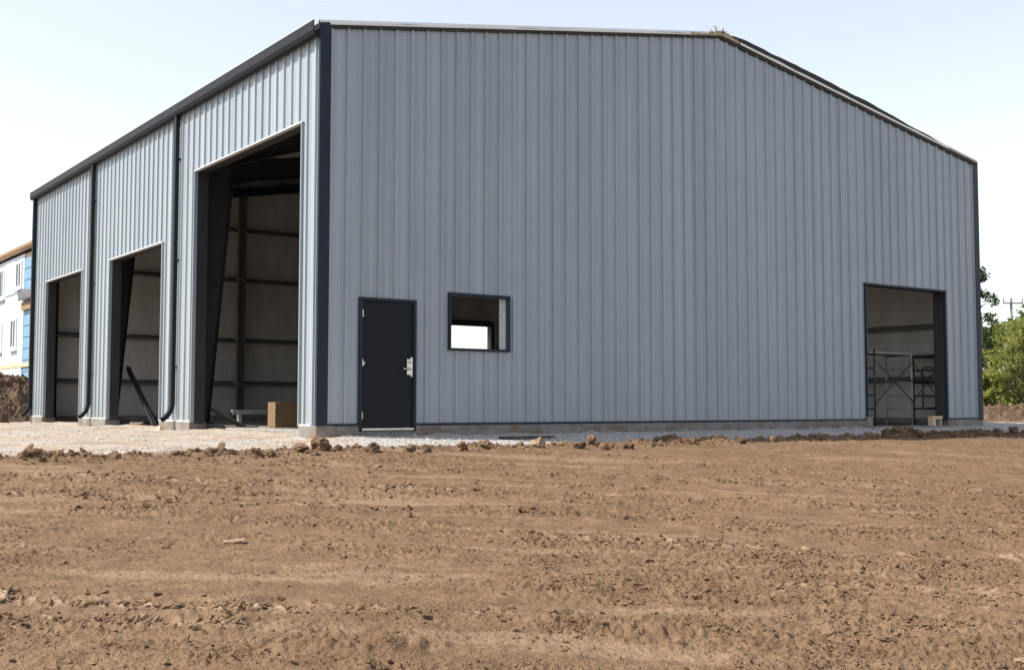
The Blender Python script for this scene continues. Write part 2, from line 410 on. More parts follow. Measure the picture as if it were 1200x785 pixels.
TRACKS = [(6.95, 0.020, 0.15, 1.0, 0.125, -9, 0.6), (6.50, 0.028, 0.10, 0.8, 0.11, -9, -0.9), (9.75, -0.012, 0.17, 1.0, 0.14, -1.2, 12),
          (12.6, 0.02, 0.22, 0.6, 0.2, -9, 12), (11.2, 0.03, 0.14, 0.5, 0.18, -9, 1), (14.6, -0.02, 0.25, 0.5, 0.2, -4, 12), (8.2, -0.03, 0.15, 0.6, 0.14, 1.0, 8)]
def soil_band(x, y, s, l):
    """bands of broken soil between smooth bladed strips"""
    return sstep(-0.28, 0.28, fbm(l*0.20, s, 0.85, 3, 41) + 0.35*fbm(x, y, 0.55, 3, 42) + 0.05*sstep(0, 5, l))
def dirt_height(x, y):
    s, l = FWD(x, y)
    z = zbase(x, y) + 0.03*fbm(x, y, 3.1, 3, 21)
    # combed texture left by the grader blade: noise stretched across the slope
    z = z + 0.022*fbm(l*0.22, s, 0.5, 3, 31)
    band = soil_band(x, y, s, l)
    fineb = np.abs(fbm(x, y, 0.115, 3, 51)); fine2 = fbm(x, y, 0.05, 2, 61)
    rid = 1-np.abs(fbm(x, y, 0.062, 2, 65))*2.2
    z = z + band*(0.042*fineb + 0.016*fine2 + 0.016*rid) + 0.009*fine2 + 0.008*np.abs(fbm(x, y, 0.036, 2, 67))
    smear_sunlit = np.zeros_like(x)
    # machine track runs: (distance ahead, slope across, width, strength, cleat spacing, from, to)
    for i, (s0, k, w, a, c0, lo, hi) in enumerate(TRACKS):
        sc = s0 + k*l + 0.07*perlin(l*0.35, l*0+i*5.1, 70+i) + 0.06*perlin(l*1.7, l*0+i*2.3, 71+i) + 0.035*perlin(l*5.3, s*2.0, 72+i)
        d = (s-sc)/w
        gate = sstep(lo, lo+1.2, l)*(1-sstep(hi-1.2, hi, l))*sstep(-0.4, 0.05, fbm(l, l*0+i*3.7, 1.3, 3, 80+i)+0.08)
        prof = np.exp(-(d*d)**1.5)
        ph = (l + 0.55*(s-sc))/c0 + 1.1*perlin(l*1.9, s*1.5, 90+i) + 0.5*perlin(l*6.0, s*6.0, 91+i)
        t = ph-np.floor(ph)
        tooth = np.where(t < 0.78, (t/0.78)**1.5, (1-t)/0.22)
        big = np.clip(0.35+1.5*perlin(np.floor(ph)*0.77, s*3.0, 92+i), 0, 1.1)*sstep(-0.25, 0.15, perlin(l*5.0, s*7.0, 94+i)+0.12)
        z = z + a*gate*(0.35+0.65*sstep(-0.2, 0.3, fbm(x, y, 0.3, 3, 98)))*(-0.026*prof + 0.016*np.exp(-((d-1.25)**2)*4) + 0.020*np.exp(-((d+1.3)**2)*4))
        z = z + a*gate*prof*(0.052*tooth*big + 0.020*np.abs(fbm(x, y, 0.07, 2, 96)))
        smear_sunlit = np.maximum(smear_sunlit, a*gate*prof*np.clip(big*1.2, 0, 1)*sstep(0.25, 0.7, t))  # pressed soil smear, also painted pale as sun highlights on the cleats
    # lumpy strip beside the second run and the disturbed patch near the camera's right
    for (sx, lx, rs, rl, amp) in [(6.72, 0.36, 0.10, 0.30, 0.06), (6.6, 0.9, 0.13, 0.35, 0.04), (6.05, -1.0, 0.18, 0.4, 0.05), (6.15, -0.55, 0.1, 0.3, 0.045), (9.2, -2.0, 0.25, 0.9, 0.03), (7.6, 2.0, 0.2, 1.2, 0.035)]:
        g = np.exp(-((s-sx)/rs)**2-((l-lx)/rl)**2)
        z = z + g*amp*(0.35+np.abs(fbm(x, y, 0.16, 3, 111))*2.2)
    # spoil ridge pushed up along the gravel
    ye = edge_y(x); d = ye - y
    bb = fbm(x, y, 0.5, 4, 121)
    pat = 0.25+0.75*sstep(-0.15, 0.3, fbm(x, x*0+1.7, 1.7, 3, 125)+0.25*sstep(6, 12, x))
    z = z + pat*(0.05+0.10*np.clip(bb, -0.4, 1)) * np.exp(-((d-0.16)/0.2)**2)
    z = z + 0.05*sstep(0.5, 0.0, d)*np.abs(fbm(x, y, 0.17, 3, 131))*1.4
    z = np.where(d < 0.05, z - 0.16*sstep(0.05, -0.28, d), z)
    pale = sstep(0.10, 0.50, fbm(l*0.16, s, 0.55, 4, 141) + 0.30*fbm(x, y, 0.15, 3, 143))*0.36*(1-0.6*band)
    return z, np.clip(np.maximum(smear_sunlit*0.95, pale), 0, 1)

# ---- far ground
def graded(stops):
    out = []
    for (a, b, st) in stops: out += list(np.arange(a, b, st))
    return np.array(out+[stops[-1][1]])
gx = graded([(-3000, -300, 450), (-300, -60, 40), (-60, 80, 0.8), (80, 400, 40), (400, 3000, 520)])
gy = graded([(-400, -60, 68), (-60, 70, 0.8), (70, 400, 33), (400, 3600, 640)])
X, Y = np.meshgrid(gx, gy)
Z = zbase(X, Y) - 0.10 + 0.03*fbm(X, Y, 4, 3, 3)
def grid_faces(ny, nx):
    i = np.arange(ny*nx).reshape(ny, nx)
    return np.stack([i[:-1, :-1].ravel(), i[:-1, 1:].ravel(), i[1:, 1:].ravel(), i[1:, :-1].ravel()], 1)
g = mesh_np('ground', np.stack([X.ravel(), Y.ravel(), Z.ravel()], 1), grid_faces(*X.shape), M['field_dirt'], None, True, {'smear_sunlit': np.zeros(X.size)})
tag(g, 'broad bare earth ground reaching the horizon', kind='structure')

# ---- graded dirt field in front of the building, finely broken surface
NC, NR = 860, 860
tcol = np.linspace(-1, 1, NC)
srow = 4.6*(24.5/4.6)**np.linspace(0, 1, NR)
S_, T_ = np.meshgrid(srow, tcol, indexing='ij')
Lt = T_*(S_*0.50+0.5)
X = CAM.x + S_*math.cos(YAW) + Lt*math.sin(YAW); Y = CAM.y + S_*math.sin(YAW) - Lt*math.cos(YAW)
sheet = np.where(Y > edge_y(X)+0.3, 1.0, 0.0)
Z, SM = dirt_height(X, Y)
fc = grid_faces(NR, NC)
keep = (sheet.ravel()[fc].min(axis=1) < 0.5)
rim = np.minimum.reduce([1-np.abs(T_), (srow.max()-S_)/8])
Z = Z - 0.22*(1-sstep(0, 0.02, rim))
fc = fc[keep]
used = np.unique(fc); remap = np.full(X.size, -1); remap[used] = np.arange(len(used))
g = mesh_np('dirt_field', np.stack([X.ravel(), Y.ravel(), Z.ravel()], 1)[used], remap[fc][:, ::-1], M['field_dirt'], None, True, {'smear_sunlit': SM.ravel()[used]})
tag(g, 'graded brown dirt field with track marks before the building', kind='structure')

# the field goes on to the right of that sheet, along the gravel
gx = graded([(8, 40, 0.09)]); gy = graded([(-9, -3, 0.15), (-3, -1.3, 0.05)])
X, Y = np.meshgrid(gx, gy)
S_, Lt = FWD(X, Y)
Z, SM = dirt_height(X, Y)
inside = (np.abs(Lt) < (S_*0.50+0.5)*0.97) & (S_ < 23.0)
fc = grid_faces(*X.shape)
keep = (~inside.ravel()[fc].any(axis=1)) & ((Y < edge_y(X)+0.3).ravel()[fc].any(axis=1))
fc = fc[keep]; used = np.unique(fc); remap = np.full(X.size, -1); remap[used] = np.arange(len(used))
g = mesh_np('dirt_margin', np.stack([X.ravel(), Y.ravel(), Z.ravel()-0.006], 1)[used], remap[fc], M['field_dirt'], None, True, {'smear_sunlit': SM.ravel()[used]})
tag(g, 'brown dirt margin beside the gravel beyond the building corner', kind='structure')

# ---- gravel apron round the building
def gravel_height(x, y):
    z = zbase(x, y) + 0.03 + 0.02*fbm(x, y, 1.6, 3, 201) + 0.012*fbm(x, y, 0.25, 3, 205)
    # splash bank against the gable footing
    df = np.where((x > -0.1) & (x < W+0.1), np.maximum(-y, 0), 9)
    lump = sstep(-0.25, 0.45, fbm(x, x*0+8, 0.9, 4, 211))
    z = z + (0.02+0.075*lump)*np.exp(-(df/0.38)**2)*(0.7+0.6*np.abs(fbm(x, y, 0.2, 3, 213)))*np.where((x > 13.6) & (x < 16.9), 0.5, 1)
    # ramps up to the side openings
    dl = np.where((y > -0.2), np.maximum(-x, 0), 9)
    op = np.zeros_like(x)
    for a, b, _ in (O1, O2, O3): op = np.maximum(op, sstep(a-0.35, a+0.25, y)*(1-sstep(b-0.25, b+0.35, y)))
    z = z + (-0.045+0.05*op)*np.exp(-(dl/1.3)**2)
    ye = edge_y(x); z = z - 0.10*sstep(0.0, -0.4, y-ye)
    mud = np.exp(-(df/0.30)**2)*sstep(0.1, 0.6, lump+0.35*fbm(x, y, 0.3, 3, 215))
    mud = np.maximum(mud, sstep(0.42, 0.1, y-ye+0.25*fbm(x, y, 0.35, 3, 217))*0.9)
    mud = np.maximum(mud, 0.55*sstep(0.12, 0.5, fbm(x*0.5+y*0.3, y, 0.5, 4, 219))*sstep(0.6, -0.6, x))
    sand = 0.14 + 0.70*sstep(1.2, -0.6, x - 0.2*(y))
    return z, np.clip(mud, 0, 1), sand
gx = graded([(-22, -8, 0.3), (-8, 20, 0.055), (20, 24, 0.2)]); gy = graded([(-2.6, 1.2, 0.05), (1.2, 8, 0.1), (8, 30, 0.5)])
X, Y = np.meshgrid(gx, gy)
Z, MUD, SAND = gravel_height(X, Y)
fc = grid_faces(*X.shape)
inside = ((X > 0.35) & (X < W-0.35) & (Y > 0.35) & (Y < L-0.35)).ravel()
fc = fc[~inside[fc].all(axis=1)]
g = mesh_np('gravel_apron', np.stack([X.ravel(), Y.ravel(), Z.ravel()], 1), fc, M['gravel'], None, True, {'mud': MUD.ravel(), 'sand': SAND.ravel()})
tag(g, 'pale crushed stone apron around the building', kind='structure')

# ------------------------------------------------------------------ clods and stones too many to count
def ico(sub):
    bm = bmesh.new(); bmesh.ops.create_icosphere(bm, subdivisions=sub, radius=1.0)
    bm.verts.ensure_lookup_table(); v = np.array([x.co[:] for x in bm.verts]); f = np.array([[q.index for q in p.verts] for p in bm.faces]); bm.free(); return v, f
IV1, IF1 = ico(1)
def scatter(name, xs, ys, zs, rad, mat, flat=0.7, jit=0.28, sink=0.25):
    n = len(xs)
    nv = len(IV1)
    v = np.broadcast_to(IV1, (n, nv, 3)) * (1 + jit*rng.standard_normal((n, nv, 1)))
    sc = np.stack([rng.uniform(0.75, 1.4, n), rng.uniform(0.75, 1.3, n), flat*rng.uniform(0.7, 1.3, n)], 1)
    v = v*sc[:, None, :]
    a = rng.random(n)*2*np.pi; ca, sa = np.cos(a)[:, None], np.sin(a)[:, None]
    x = v[:, :, 0]*ca - v[:, :, 1]*sa; y = v[:, :, 0]*sa + v[:, :, 1]*ca
    tl = rng.normal(0, 0.35, n)[:, None]; z = v[:, :, 2] + x*tl
    P = np.stack([x, y, z], 2)*np.asarray(rad)[:, None, None]
    P = P + np.stack([xs, ys, zs + np.asarray(rad)*flat*(1-2*sink)*0.5], 1)[:, None, :]
    F = (IF1[None] + (np.arange(n)*nv)[:, None, None]).reshape(-1, 3)
    return mesh_np(name, P.reshape(-1, 3), F, mat)
# soil crumbs over the field
OV = np.array([(1,0,0),(-1,0,0),(0,1,0),(0,-1,0),(0,0,1),(0,0,-1)], float)
OF = np.array([(0,2,4),(2,1,4),(1,3,4),(3,0,4),(2,0,5),(1,2,5),(3,1,5),(0,3,5)])
n = 200000
s = 4.9*(17.5/4.9)**(rng.random(n)**0.85); t = rng.uniform(-1, 1, n); l = t*(s*0.48+0.3)
x = CAM.x + s*math.cos(YAW) + l*math.sin(YAW); y = CAM.y + s*math.sin(YAW) - l*math.cos(YAW)
dens = soil_band(x, y, s, l)*0.85 + 0.10
dens = dens*(0.35 + 0.65*sstep(-2, 4, l))*(0.08+0.92*sstep(-0.12, 0.35, fbm(x*0.7, y, 0.6, 4, 43)))*(1-0.5*sstep(10, 13, s))
k = (rng.random(n) < dens*1.15) & (y < edge_y(x)+0.05)
x, y, s = x[k], y[k], s[k]
rad = np.clip(0.0062*np.exp(rng.normal(0, 0.5, len(x)))*np.sqrt(s/7), 0.003, 0.02)
z, _ = dirt_height(x, y)
IV1, IF1 = OV, OF
tag(scatter('soil_crumbs', x, y, z, rad, M['clod_dirt'], 0.9, 0.18), 'small loose soil crumbs strewn over the dirt field', 'soil crumbs', kind='stuff')
IV1, IF1 = ico(1)
k = rng.random(len(x)) < 0.05
x, y, s = x[k], y[k], s[k]; z, _ = dirt_height(x, y)
rad = np.clip(0.013*np.exp(rng.normal(0, 0.45, len(x)))*np.sqrt(s/7), 0.008, 0.035)
tag(scatter('soil_lumps', x, y, z, rad, M['clod_dirt'], 0.7), 'loose soil lumps scattered over the dirt field', 'soil lumps', kind='stuff')
# torn lumps along the machine tracks
lx, ly = [], []
for i, (s0, k_, w, a, c0, lo, hi) in enumerate(TRACKS):
    n = int(1500*a*min(hi-lo, s0*1.0+1)/8)
    l = rng.uniform(max(lo, -0.5*s0-0.5), min(hi, 0.5*s0+0.5), n)
    gate = sstep(lo, lo+1.2, l)*(1-sstep(hi-1.2, hi, l))*sstep(-0.4, 0.05, fbm(l, l*0+i*3.7, 1.3, 3, 80+i)+0.08)*(0.2+0.8*sstep(-0.1, 0.3, perlin(l*3.5, l*0+i, 97)))
    k = rng.random(n) < gate; l = l[k]
    s = s0 + k_*l + 0.07*perlin(l*0.35, l*0+i*5.1, 70+i) + w*rng.normal(-0.25, 0.75, len(l))
    lx.append(CAM.x + s*math.cos(YAW) + l*math.sin(YAW)); ly.append(CAM.y + s*math.sin(YAW) - l*math.cos(YAW))
x = np.concatenate(lx); y = np.concatenate(ly); z, _ = dirt_height(x, y); s, l = FWD(x, y)
rad = np.clip(0.011*np.exp(rng.normal(0, 0.5, len(x)))*np.sqrt(s/7), 0.006, 0.032)
tag(scatter('track_lumps', x, y, z, rad, M['clod_dirt'], 0.7, 0.3), 'torn soil lumps along the machine tracks', 'soil lumps', kind='stuff')
# crumbs along the spoil ridge
n = 9000
x = rng.uniform(-7.5, 22, n); y = edge_y(x) - np.abs(rng.normal(0.08, 0.22, n)) + 0.05
k = rng.random(n) < 0.15 + 0.85*sstep(-0.15, 0.3, fbm(x, x*0+1.7, 1.7, 3, 125)+0.25*sstep(6, 12, x)); x, y = x[k], y[k]
z, _ = dirt_height(x, y)
rad = np.clip(0.014*np.exp(rng.normal(0, 0.6, len(x))), 0.005, 0.055)
tag(scatter('spoil_crumbs', x, y, z, rad, M['clod_dirt'], 0.75), 'crumbled earth along the rim of the gravel', 'soil crumbs', kind='stuff')
# loose stones on the gravel
n = 26000
x = np.concatenate([rng.uniform(-7, 20, n*2//3), rng.uniform(-7, 0, n-n*2//3)]); y = np.concatenate([rng.uniform(-2.1, -0.15, n*2//3), rng.uniform(-2, 10, n-n*2//3)])
k = (y > edge_y(x)+0.06) & ((x > 0.3) | (rng.random(len(x)) < 0.12+0.7*sstep(0.1, 0.35, fbm(x, y, 1.5, 3, 77)))); x, y = x[k], y[k]
z, _, _ = gravel_height(x, y)
rad = np.clip(0.0095*np.exp(rng.normal(0, 0.4, len(x))), 0.005, 0.024)
tag(scatter('loose_gravel', x, y, z, rad, M['gravel_stone'], 0.7), 'loose crushed stones on the apron', 'gravel', kind='stuff')

# ------------------------------------------------------------------ the steel building
bld = tag(empty('metal_building', (0, 0, 0)), 'grey ribbed sheet metal building shell with open doorways and gable roof', 'building')
def ztop(u): return EAVE + (RIDGE-EAVE)*(1-abs(u-W/2)/(W/2))
PITCH_RIB = 0.3048

def profile(u, phase, pitch):
    """offset of the ribbed sheet at u"""
    c = (u-phase)/pitch; d = abs(c-round(c))*pitch
    if d <= 0.018: return 0.034
    if d <= 0.031: return 0.034*(0.031-d)/0.013
    e = abs(d-0.1016*pitch/0.3048)
    if e <= 0.008: return 0.007
    if e <= 0.018: return 0.007*(0.018-e)/0.010
    return 0.0
def breaks(a, b, phase, pitch):
    out = []
    for k in range(int((a-phase)/pitch)-2, int((b-phase)/pitch)+3):
        c = phase+k*pitch; mi = 0.1016*pitch/0.3048
        for q in (-0.031, -0.018, 0.018, 0.031): out.append(c+q)
        for sgn in (-1, 1):
            for q in (-0.018, -0.008, 0.008, 0.018): out.append(c+sgn*mi+q)
    return [q for q in out if a < q < b]
def cuts(um, zt, ops):
    iv = [(0.0, zt)]
    for (a, b, z0, z1) in ops:
        if a < um < b:
            nv = []
            for (p, q) in iv:
                if z1 <= p or z0 >= q: nv.append((p, q)); continue
                if z0 > p+1e-4: nv.append((p, z0))
                if z1 < q-1e-4: nv.append((z1, q))
            iv = nv
    return iv
def wall(name, length, top, ops, P, phase, npan, outward_flip, peak=None):
    """inner facing as the wall part, ribbed sheets as its children"""
    edges = sorted(set([0.0, length] + [q for o in ops for q in o[:2]] + ([peak] if peak else [])))
    mb = MB(); mb.keep = True
    for a, b in zip(edges[:-1], edges[1:]):
        for (z0, z1) in cuts((a+b)/2, 99, ops):
            za = top(a) if z1 == 99 else z1; zb = top(b) if z1 == 99 else z1
            mb.quad(P(a, -0.03, z0), P(b, -0.03, z0), P(b, -0.03, zb), P(a, -0.03, za))
    wl = mb.build(name, M['insulation_facing'], bld)
    pitch = length/(npan*3)
    pw = pitch*3
    start = phase - pitch*0.5
    i = 0; a = start - pw
    while a < length:
        lo, hi = max(a, 0.0), min(a+pw+0.03, length)
        if hi-lo > 0.05:
            off = 0.0016*(i % 2)
            br = sorted(set([lo, hi] + breaks(lo, hi, phase, pitch) + [q for o in ops for q in o[:2] if lo < q < hi] + ([peak] if peak and lo < peak < hi else [])))
            mb = MB(); mb.keep = True
            for p, q in zip(br[:-1], br[1:]):
                for (z0, z1) in cuts((p+q)/2, 99, ops):
                    zp = top(p) if z1 == 99 else z1; zq = top(q) if z1 == 99 else z1
                    op, oq = profile(p, phase, pitch)+off, profile(q, phase, pitch)+off
                    pts = [P(p, op, z0), P(q, oq, z0), P(q, oq, zq), P(p, op, zp)]
                    if outward_flip: pts.reverse()
                    mb.quad(*pts)
            if mb.f: mb.build('wall_panel', M['painted_sheet'], wl)
        a += pw; i += 1
    return wl
DOOR = (0.745, 1.755, -0.1, 2.06); WIN = (2.47, 3.70, 1.30, 2.23); RDOOR = (13.78, 16.82, -0.1, 3.11)
BACK = (12.3, 15.97, -0.1, 3.22)
wall('gable_wall', W, ztop, [DOOR, WIN, RDOOR], lambda u, o, z: (u, -o, z), 0.165, 20, False, W/2)
wall('side_wall', L, lambda u: EAVE, [(a, b, -0.1, h) for a, b, h in (O1, O2, O3)], lambda u, o, z: (-o, u, z), 0.16, 20, True)
wall('side_wall', L, lambda u: EAVE, [], lambda u, o, z: (W+o, u, z), 0.16, 20, False)
wall('gable_wall', W, ztop, [BACK], lambda u, o, z: (u, L+o, z), 0.165, 20, True, W/2)

# screw heads beside the ribs, in rows at the girts
def screws(wl, length, P, ops, top, phase, npan):
    mb = MB(); pitch = length/(npan*3)
    for zz in (0.06, 1.02, 2.39, 4.33, 5.95, 7.2):
        for k in range(npan*3+1):
            u = phase + k*pitch + 0.055
            if u > length-0.16 or zz > top(u)-0.1 or any(a-0.05 < u < b+0.05 and z0 < zz < z1 for a, b, z0, z1 in ops): continue
            q = [P(u+0.010*math.cos(t*1.047), 0.009, zz+0.010*math.sin(t*1.047)) for t in range(6)]; b_ = [P(u+0.012*math.cos(t*1.047), 0.001, zz+0.012*math.sin(t*1.047)) for t in range(6)]
            mb.poly(q)
            for t in range(6): mb.quad(b_[t], b_[(t+1) % 6], q[(t+1) % 6], q[t])
    tag(mb.build('screw_heads', M['galvanised'], wl), kind='stuff')
for wl in [o for o in bld.children if o.name == 'gable_wall']: screws(wl, W, lambda u, o, z: (u, -o, z), [DOOR, WIN, RDOOR], ztop, 0.165, 20)
for wl in [o for o in bld.children if o.name == 'side_wall']: screws(wl, L, lambda u, o, z: (-o, u, z), [(a, b, -0.1, h) for a, b, h in (O1, O2, O3)], lambda u: EAVE, 0.16, 20)

# footing and floor
def footing(name, x0, x1, y0, y1, top): MB().box(x0, x1, y0, y1, -0.6, top, 0.012).build(name, M['concrete'], bld)
for a, b in ((0.0, 0.60), (5.61, 7.42), (11.24, 13.56), (17.24, L)):
    footing('footing', -0.055, 0.30, a if a > 0 else -0.055, b, -0.004)
for a, b, _ in (O1, O2, O3): footing('threshold', -0.02, 0.30, a-0.03, b+0.03, -0.175)
for a, b in ((0.301, 0.74), (1.76, 13.74), (16.86, W-0.301)): footing('footing', a, b, -0.045, 0.30, -0.004)
footing('threshold', 0.741, 1.759, -0.03, 0.30, -0.085); footing('threshold', 13.741, 16.859, -0.02, 0.30, -0.15)
footing('footing', W-0.30, W+0.045, -0.045, L, -0.004)
footing('footing', 0.301, 12.26, L-0.30, L+0.045, -0.004); footing('footing', 16.0, W-0.301, L-0.30, L+0.045, -0.004); footing('threshold', 12.261, 15.999, L-0.30, L+0.02, -0.175)
fl = MB().box(0.25, W-0.25, 0.25, L-0.25, -0.4, -0.17).build('floor', M['floor_concrete']); tag(fl, 'bare concrete floor inside the building', kind='structure')

# corner, base, eave trims
def L_trim(name, cx, cy, sx, sy, top, w=0.15, t=0.012, o=0.047, w2=0.15):
    mb = MB()
    mb.prism([(cx-sx*o, cy-sy*o), (cx+sx*w, cy-sy*o), (cx+sx*w, cy-sy*(o-t)), (cx-sx*(o-t), cy-sy*(o-t)), (cx-sx*(o-t), cy+sy*w2), (cx-sx*o, cy+sy*w2)], -0.03, top, 'z')
    return mb.build(name, M['charcoal_trim'], bld)
L_trim('corner_trim', 0, 0, 1, 1, EAVE+0.04, w2=0.02); L_trim('corner_trim', W, 0, -1, 1, EAVE+0.0); L_trim('corner_trim', 0, L, 1, -1, EAVE); L_trim('corner_trim', W, L, -1, -1, EAVE)
def base_trim(x0, x1, y0, y1): MB().box(x0, x1, y0, y1, -0.035, 0.028, 0.004).build('base_trim', M['charcoal_trim'], bld)
base_trim(0.16, 0.71, -0.044, 0.02); base_trim(1.79, 13.76, -0.044, 0.02); base_trim(16.84, W-0.16, -0.044, 0.02)
for a, b in ((0.16, 0.60), (5.62, 7.41), (11.25, 13.55), (17.25, L-0.16)):
    MB().box(-0.050, 0.02, a, b, -0.012, 0.016, 0.003).build('base_trim', M['sunlit_trim'], bld)
base_trim(0.16, 12.25, L-0.02, L+0.044); base_trim(16.02, W-0.16, L-0.02, L+0.044)
MB().box(W-0.02, W+0.044, 0.16, L-0.16, -0.035, 0.028, 0.004).build('base_trim', M['charcoal_trim'], bld)

# opening trims on the sunlit side wall (panel coloured jambs, heads painted lighter as sunlit) and steel jambs behind
for a, b, h in (O1, O2, O3):
    MB().box(-0.052, 0.03, a-0.03, b+0.03, h-0.006, h+0.024, 0.004).build('head_trim', M['sunlit_trim'], bld)
    for yy, s in ((a, -1), (b, 1)):
        y0, y1 = (yy-0.022, yy+0.004) if s < 0 else (yy-0.004, yy+0.022)
        MB().box(-0.050, 0.03, y0, y1, -0.02, h-0.008, 0.004).build('jamb_trim', M['painted_sheet'], bld)
        j0, j1 = (yy-0.08, yy+0.002) if s < 0 else (yy-0.002, yy+0.08)
        MB().box(0.034, 0.25, j0, j1, -0.04, h+0.15, 0.004).build('jamb', M['primer_steel'], bld)
    MB().box(0.034, 0.25, a+0.003, b-0.003, h-0.002, h+0.2, 0.004).build('header', M['primer_steel'], bld)
# right hand opening in the gable
a, b, _, h = RDOOR
MB().box(a-0.05, b+0.05, -0.052, 0.03, h-0.012, h+0.035, 0.004).build('head_trim', M['charcoal_trim'], bld)
for xx, s in ((a, -1), (b, 1)):
    x0, x1 = (xx-0.035, xx+0.004) if s < 0 else (xx-0.004, xx+0.035)
    MB().box(x0, x1, -0.049, 0.03, -0.02, h-0.014, 0.004).build('jamb_trim', M['charcoal_trim'], bld)
    j0, j1 = (xx-0.08, xx+0.002) if s < 0 else (xx-0.002, xx+0.08)
    MB().box(j0, j1, 0.034, 0.30, -0.04, h+0.15, 0.004).build('jamb', M['primer_steel'], bld)
MB().box(a+0.003, b-0.003, 0.034, 0.30, h-0.002, h+0.2, 0.004).build('header', M['primer_steel'], bld)
# back opening
a, b, _, h = BACK
for xx, s in ((a, -1), (b, 1)):
    j0, j1 = (xx-0.08, xx+0.002) if s < 0 else (xx-0.002, xx+0.12)
    MB().box(j0, j1, L-0.28, L-0.034, -0.04, h+0.15, 0.004).build('jamb', M['primer_steel'], bld)
MB().box(a+0.003, b-0.003, L-0.28, L-0.034, h-0.002, h+0.2, 0.004).build('header', M['primer_steel'], bld)

# personnel door
x0, x1, _, zt = DOOR
dr = MB().box(x0+0.025, x1-0.025, -0.022, 0.024, -0.045, zt-0.022, 0.003).build('door', M['door_paint'], bld)
dr['label'] = 'charcoal steel door in the gable wall'
fr = MB()
fr.box(x0-0.035, x0+0.020, -0.056, 0.1, -0.10, zt+0.035, 0.004); fr.box(x1-0.020, x1+0.035, -0.056, 0.1, -0.10, zt+0.035, 0.004)
fr.box(x0+0.0205, x1-0.0205, -0.055, 0.1, zt-0.018, zt+0.034, 0.004)
fr.build('door_frame', M['charcoal_trim'], bld)
MB().box(x0+0.021, x1-0.021, -0.075, 0.1, -0.083, -0.05, 0.003).build('door_sill', M['steel_silver'], bld)
for zz in (0.16, 1.02, 1.83):
    mb = MB(); mb.tube([(x0+0.030, -0.032, zz-0.06), (x0+0.030, -0.032, zz+0.06)], 0.009, 8); mb.box(x0+0.026, x0+0.046, -0.028, -0.0225, zz-0.055, zz+0.055)
    mb.build('hinge', M['steel_silver'], dr)
MB().box(x0+0.048, x0+0.075, -0.030, -0.0225, 0.99, 1.03).build('closer_bracket', M['steel_silver'], dr)
hx = x1-0.10
MB().box(hx-0.037, hx+0.037, -0.038, -0.0225, 0.83, 1.10, 0.006).build('lock_plate', M['steel_silver'], dr)
mb = MB(); mb.box(hx+0.03, hx+0.066, -0.046, -0.0225, 0.80, 1.13, 0.006); mb.build('strike_guard', M['steel_silver'], dr)
mb = MB(); mb.tube([(hx-0.01, -0.038, 0.935), (hx-0.01, -0.085, 0.935), (hx-0.035, -0.095, 0.935), (hx-0.145, -0.095, 0.932)], 0.0105, 8)
mb.tube([(hx-0.01, -0.038, 0.935), (hx-0.01, -0.050, 0.935)], 0.027, 14); mb.build('lever_handle', M['steel_silver'], dr, True)
mb = MB(); mb.tube([(hx, -0.038, 1.05), (hx, -0.056, 1.05)], 0.022, 14); mb.build('lock_cylinder', M['steel_silver'], dr, True)

# unglazed window opening
x0, x1, z0, z1 = WIN
wf = MB()
wf.box(x0-0.03, x0+0.012, -0.058, 0.02, z0-0.03, z1+0.04, 0.004); wf.box(x1-0.03, x1+0.03, -0.058, 0.02, z0-0.03, z1+0.04, 0.004)
wf.box(x0+0.0125, x1-0.0305, -0.057, 0.02, z1-0.015, z1+0.039, 0.004); wf.box(x0+0.0125, x1-0.0305, -0.060, 0.02, z0-0.03, z0+0.012, 0.004)
wo = wf.build('window_frame', M['charcoal_trim'], bld)
MB().box(x1-0.012, x1+0.05, 0.0205, 0.24, z0-0.03, z1+0.03).build('window_jamb', M['galvanised'], wo)
MB().box(x0-0.05, x0-0.002, 0.0205, 0.24, z0-0.03, z1+0.03).build('window_jamb', M['galvanised'], wo)
MB().box(x0-0.0015, x1-0.0125, 0.0205, 0.24, z1+0.0, z1+0.06).build('window_head', M['girt_steel'], wo)
MB().box(x0-0.0015, x1-0.0125, 0.0205, 0.24, z0-0.05, z0+0.004).build('window_sill', M['girt_steel'], wo)

# ---- roof
SL = (RIDGE-EAVE)/(W/2)
def zr(x): return EAVE + SL*(x if x < W/2 else W-x)
mb = MB()
mb.quad((0, 0, EAVE+0.005), (W/2, 0, RIDGE+0.005), (W/2, L, RIDGE+0.005), (0, L, EAVE+0.005)); mb.quad((W/2, 0, RIDGE+0.005), (W, 0, EAVE+0.005), (W, L, EAVE+0.005), (W/2, L, RIDGE+0.005))
roof = mb.build('roof', M['insulation_facing'], bld)
npn = 20; pw = (L+0.08)/npn
for side in (0, 1):
    for i in range(npn):
        y0 = -0.04 + i*pw; mb = MB(); mb.keep = True
        ps = [(0, 0.0), (0.02, 0.045), (0.05, 0.045), (0.07, 0.0), (pw/2-0.03, 0), (pw/2-0.015, 0.012), (pw/2+0.015, 0.012), (pw/2+0.03, 0), (pw, 0.0)]
        for (a, oa), (b, ob) in zip(ps[:-1], ps[1:]):
            xe = -0.05 if side == 0 else W+0.05
            ze = EAVE - 0.05*SL + 0.05; zp = RIDGE+0.05
            q = [(xe, y0+a, ze+oa), (W/2, y0+a, zp+oa), (W/2, y0+b, zp+ob), (xe, y0+b, ze+ob)]
            if side == 0: q.reverse()
            mb.quad(*q)
        mb.build('roof_panel', M['roof_sheet'], roof)
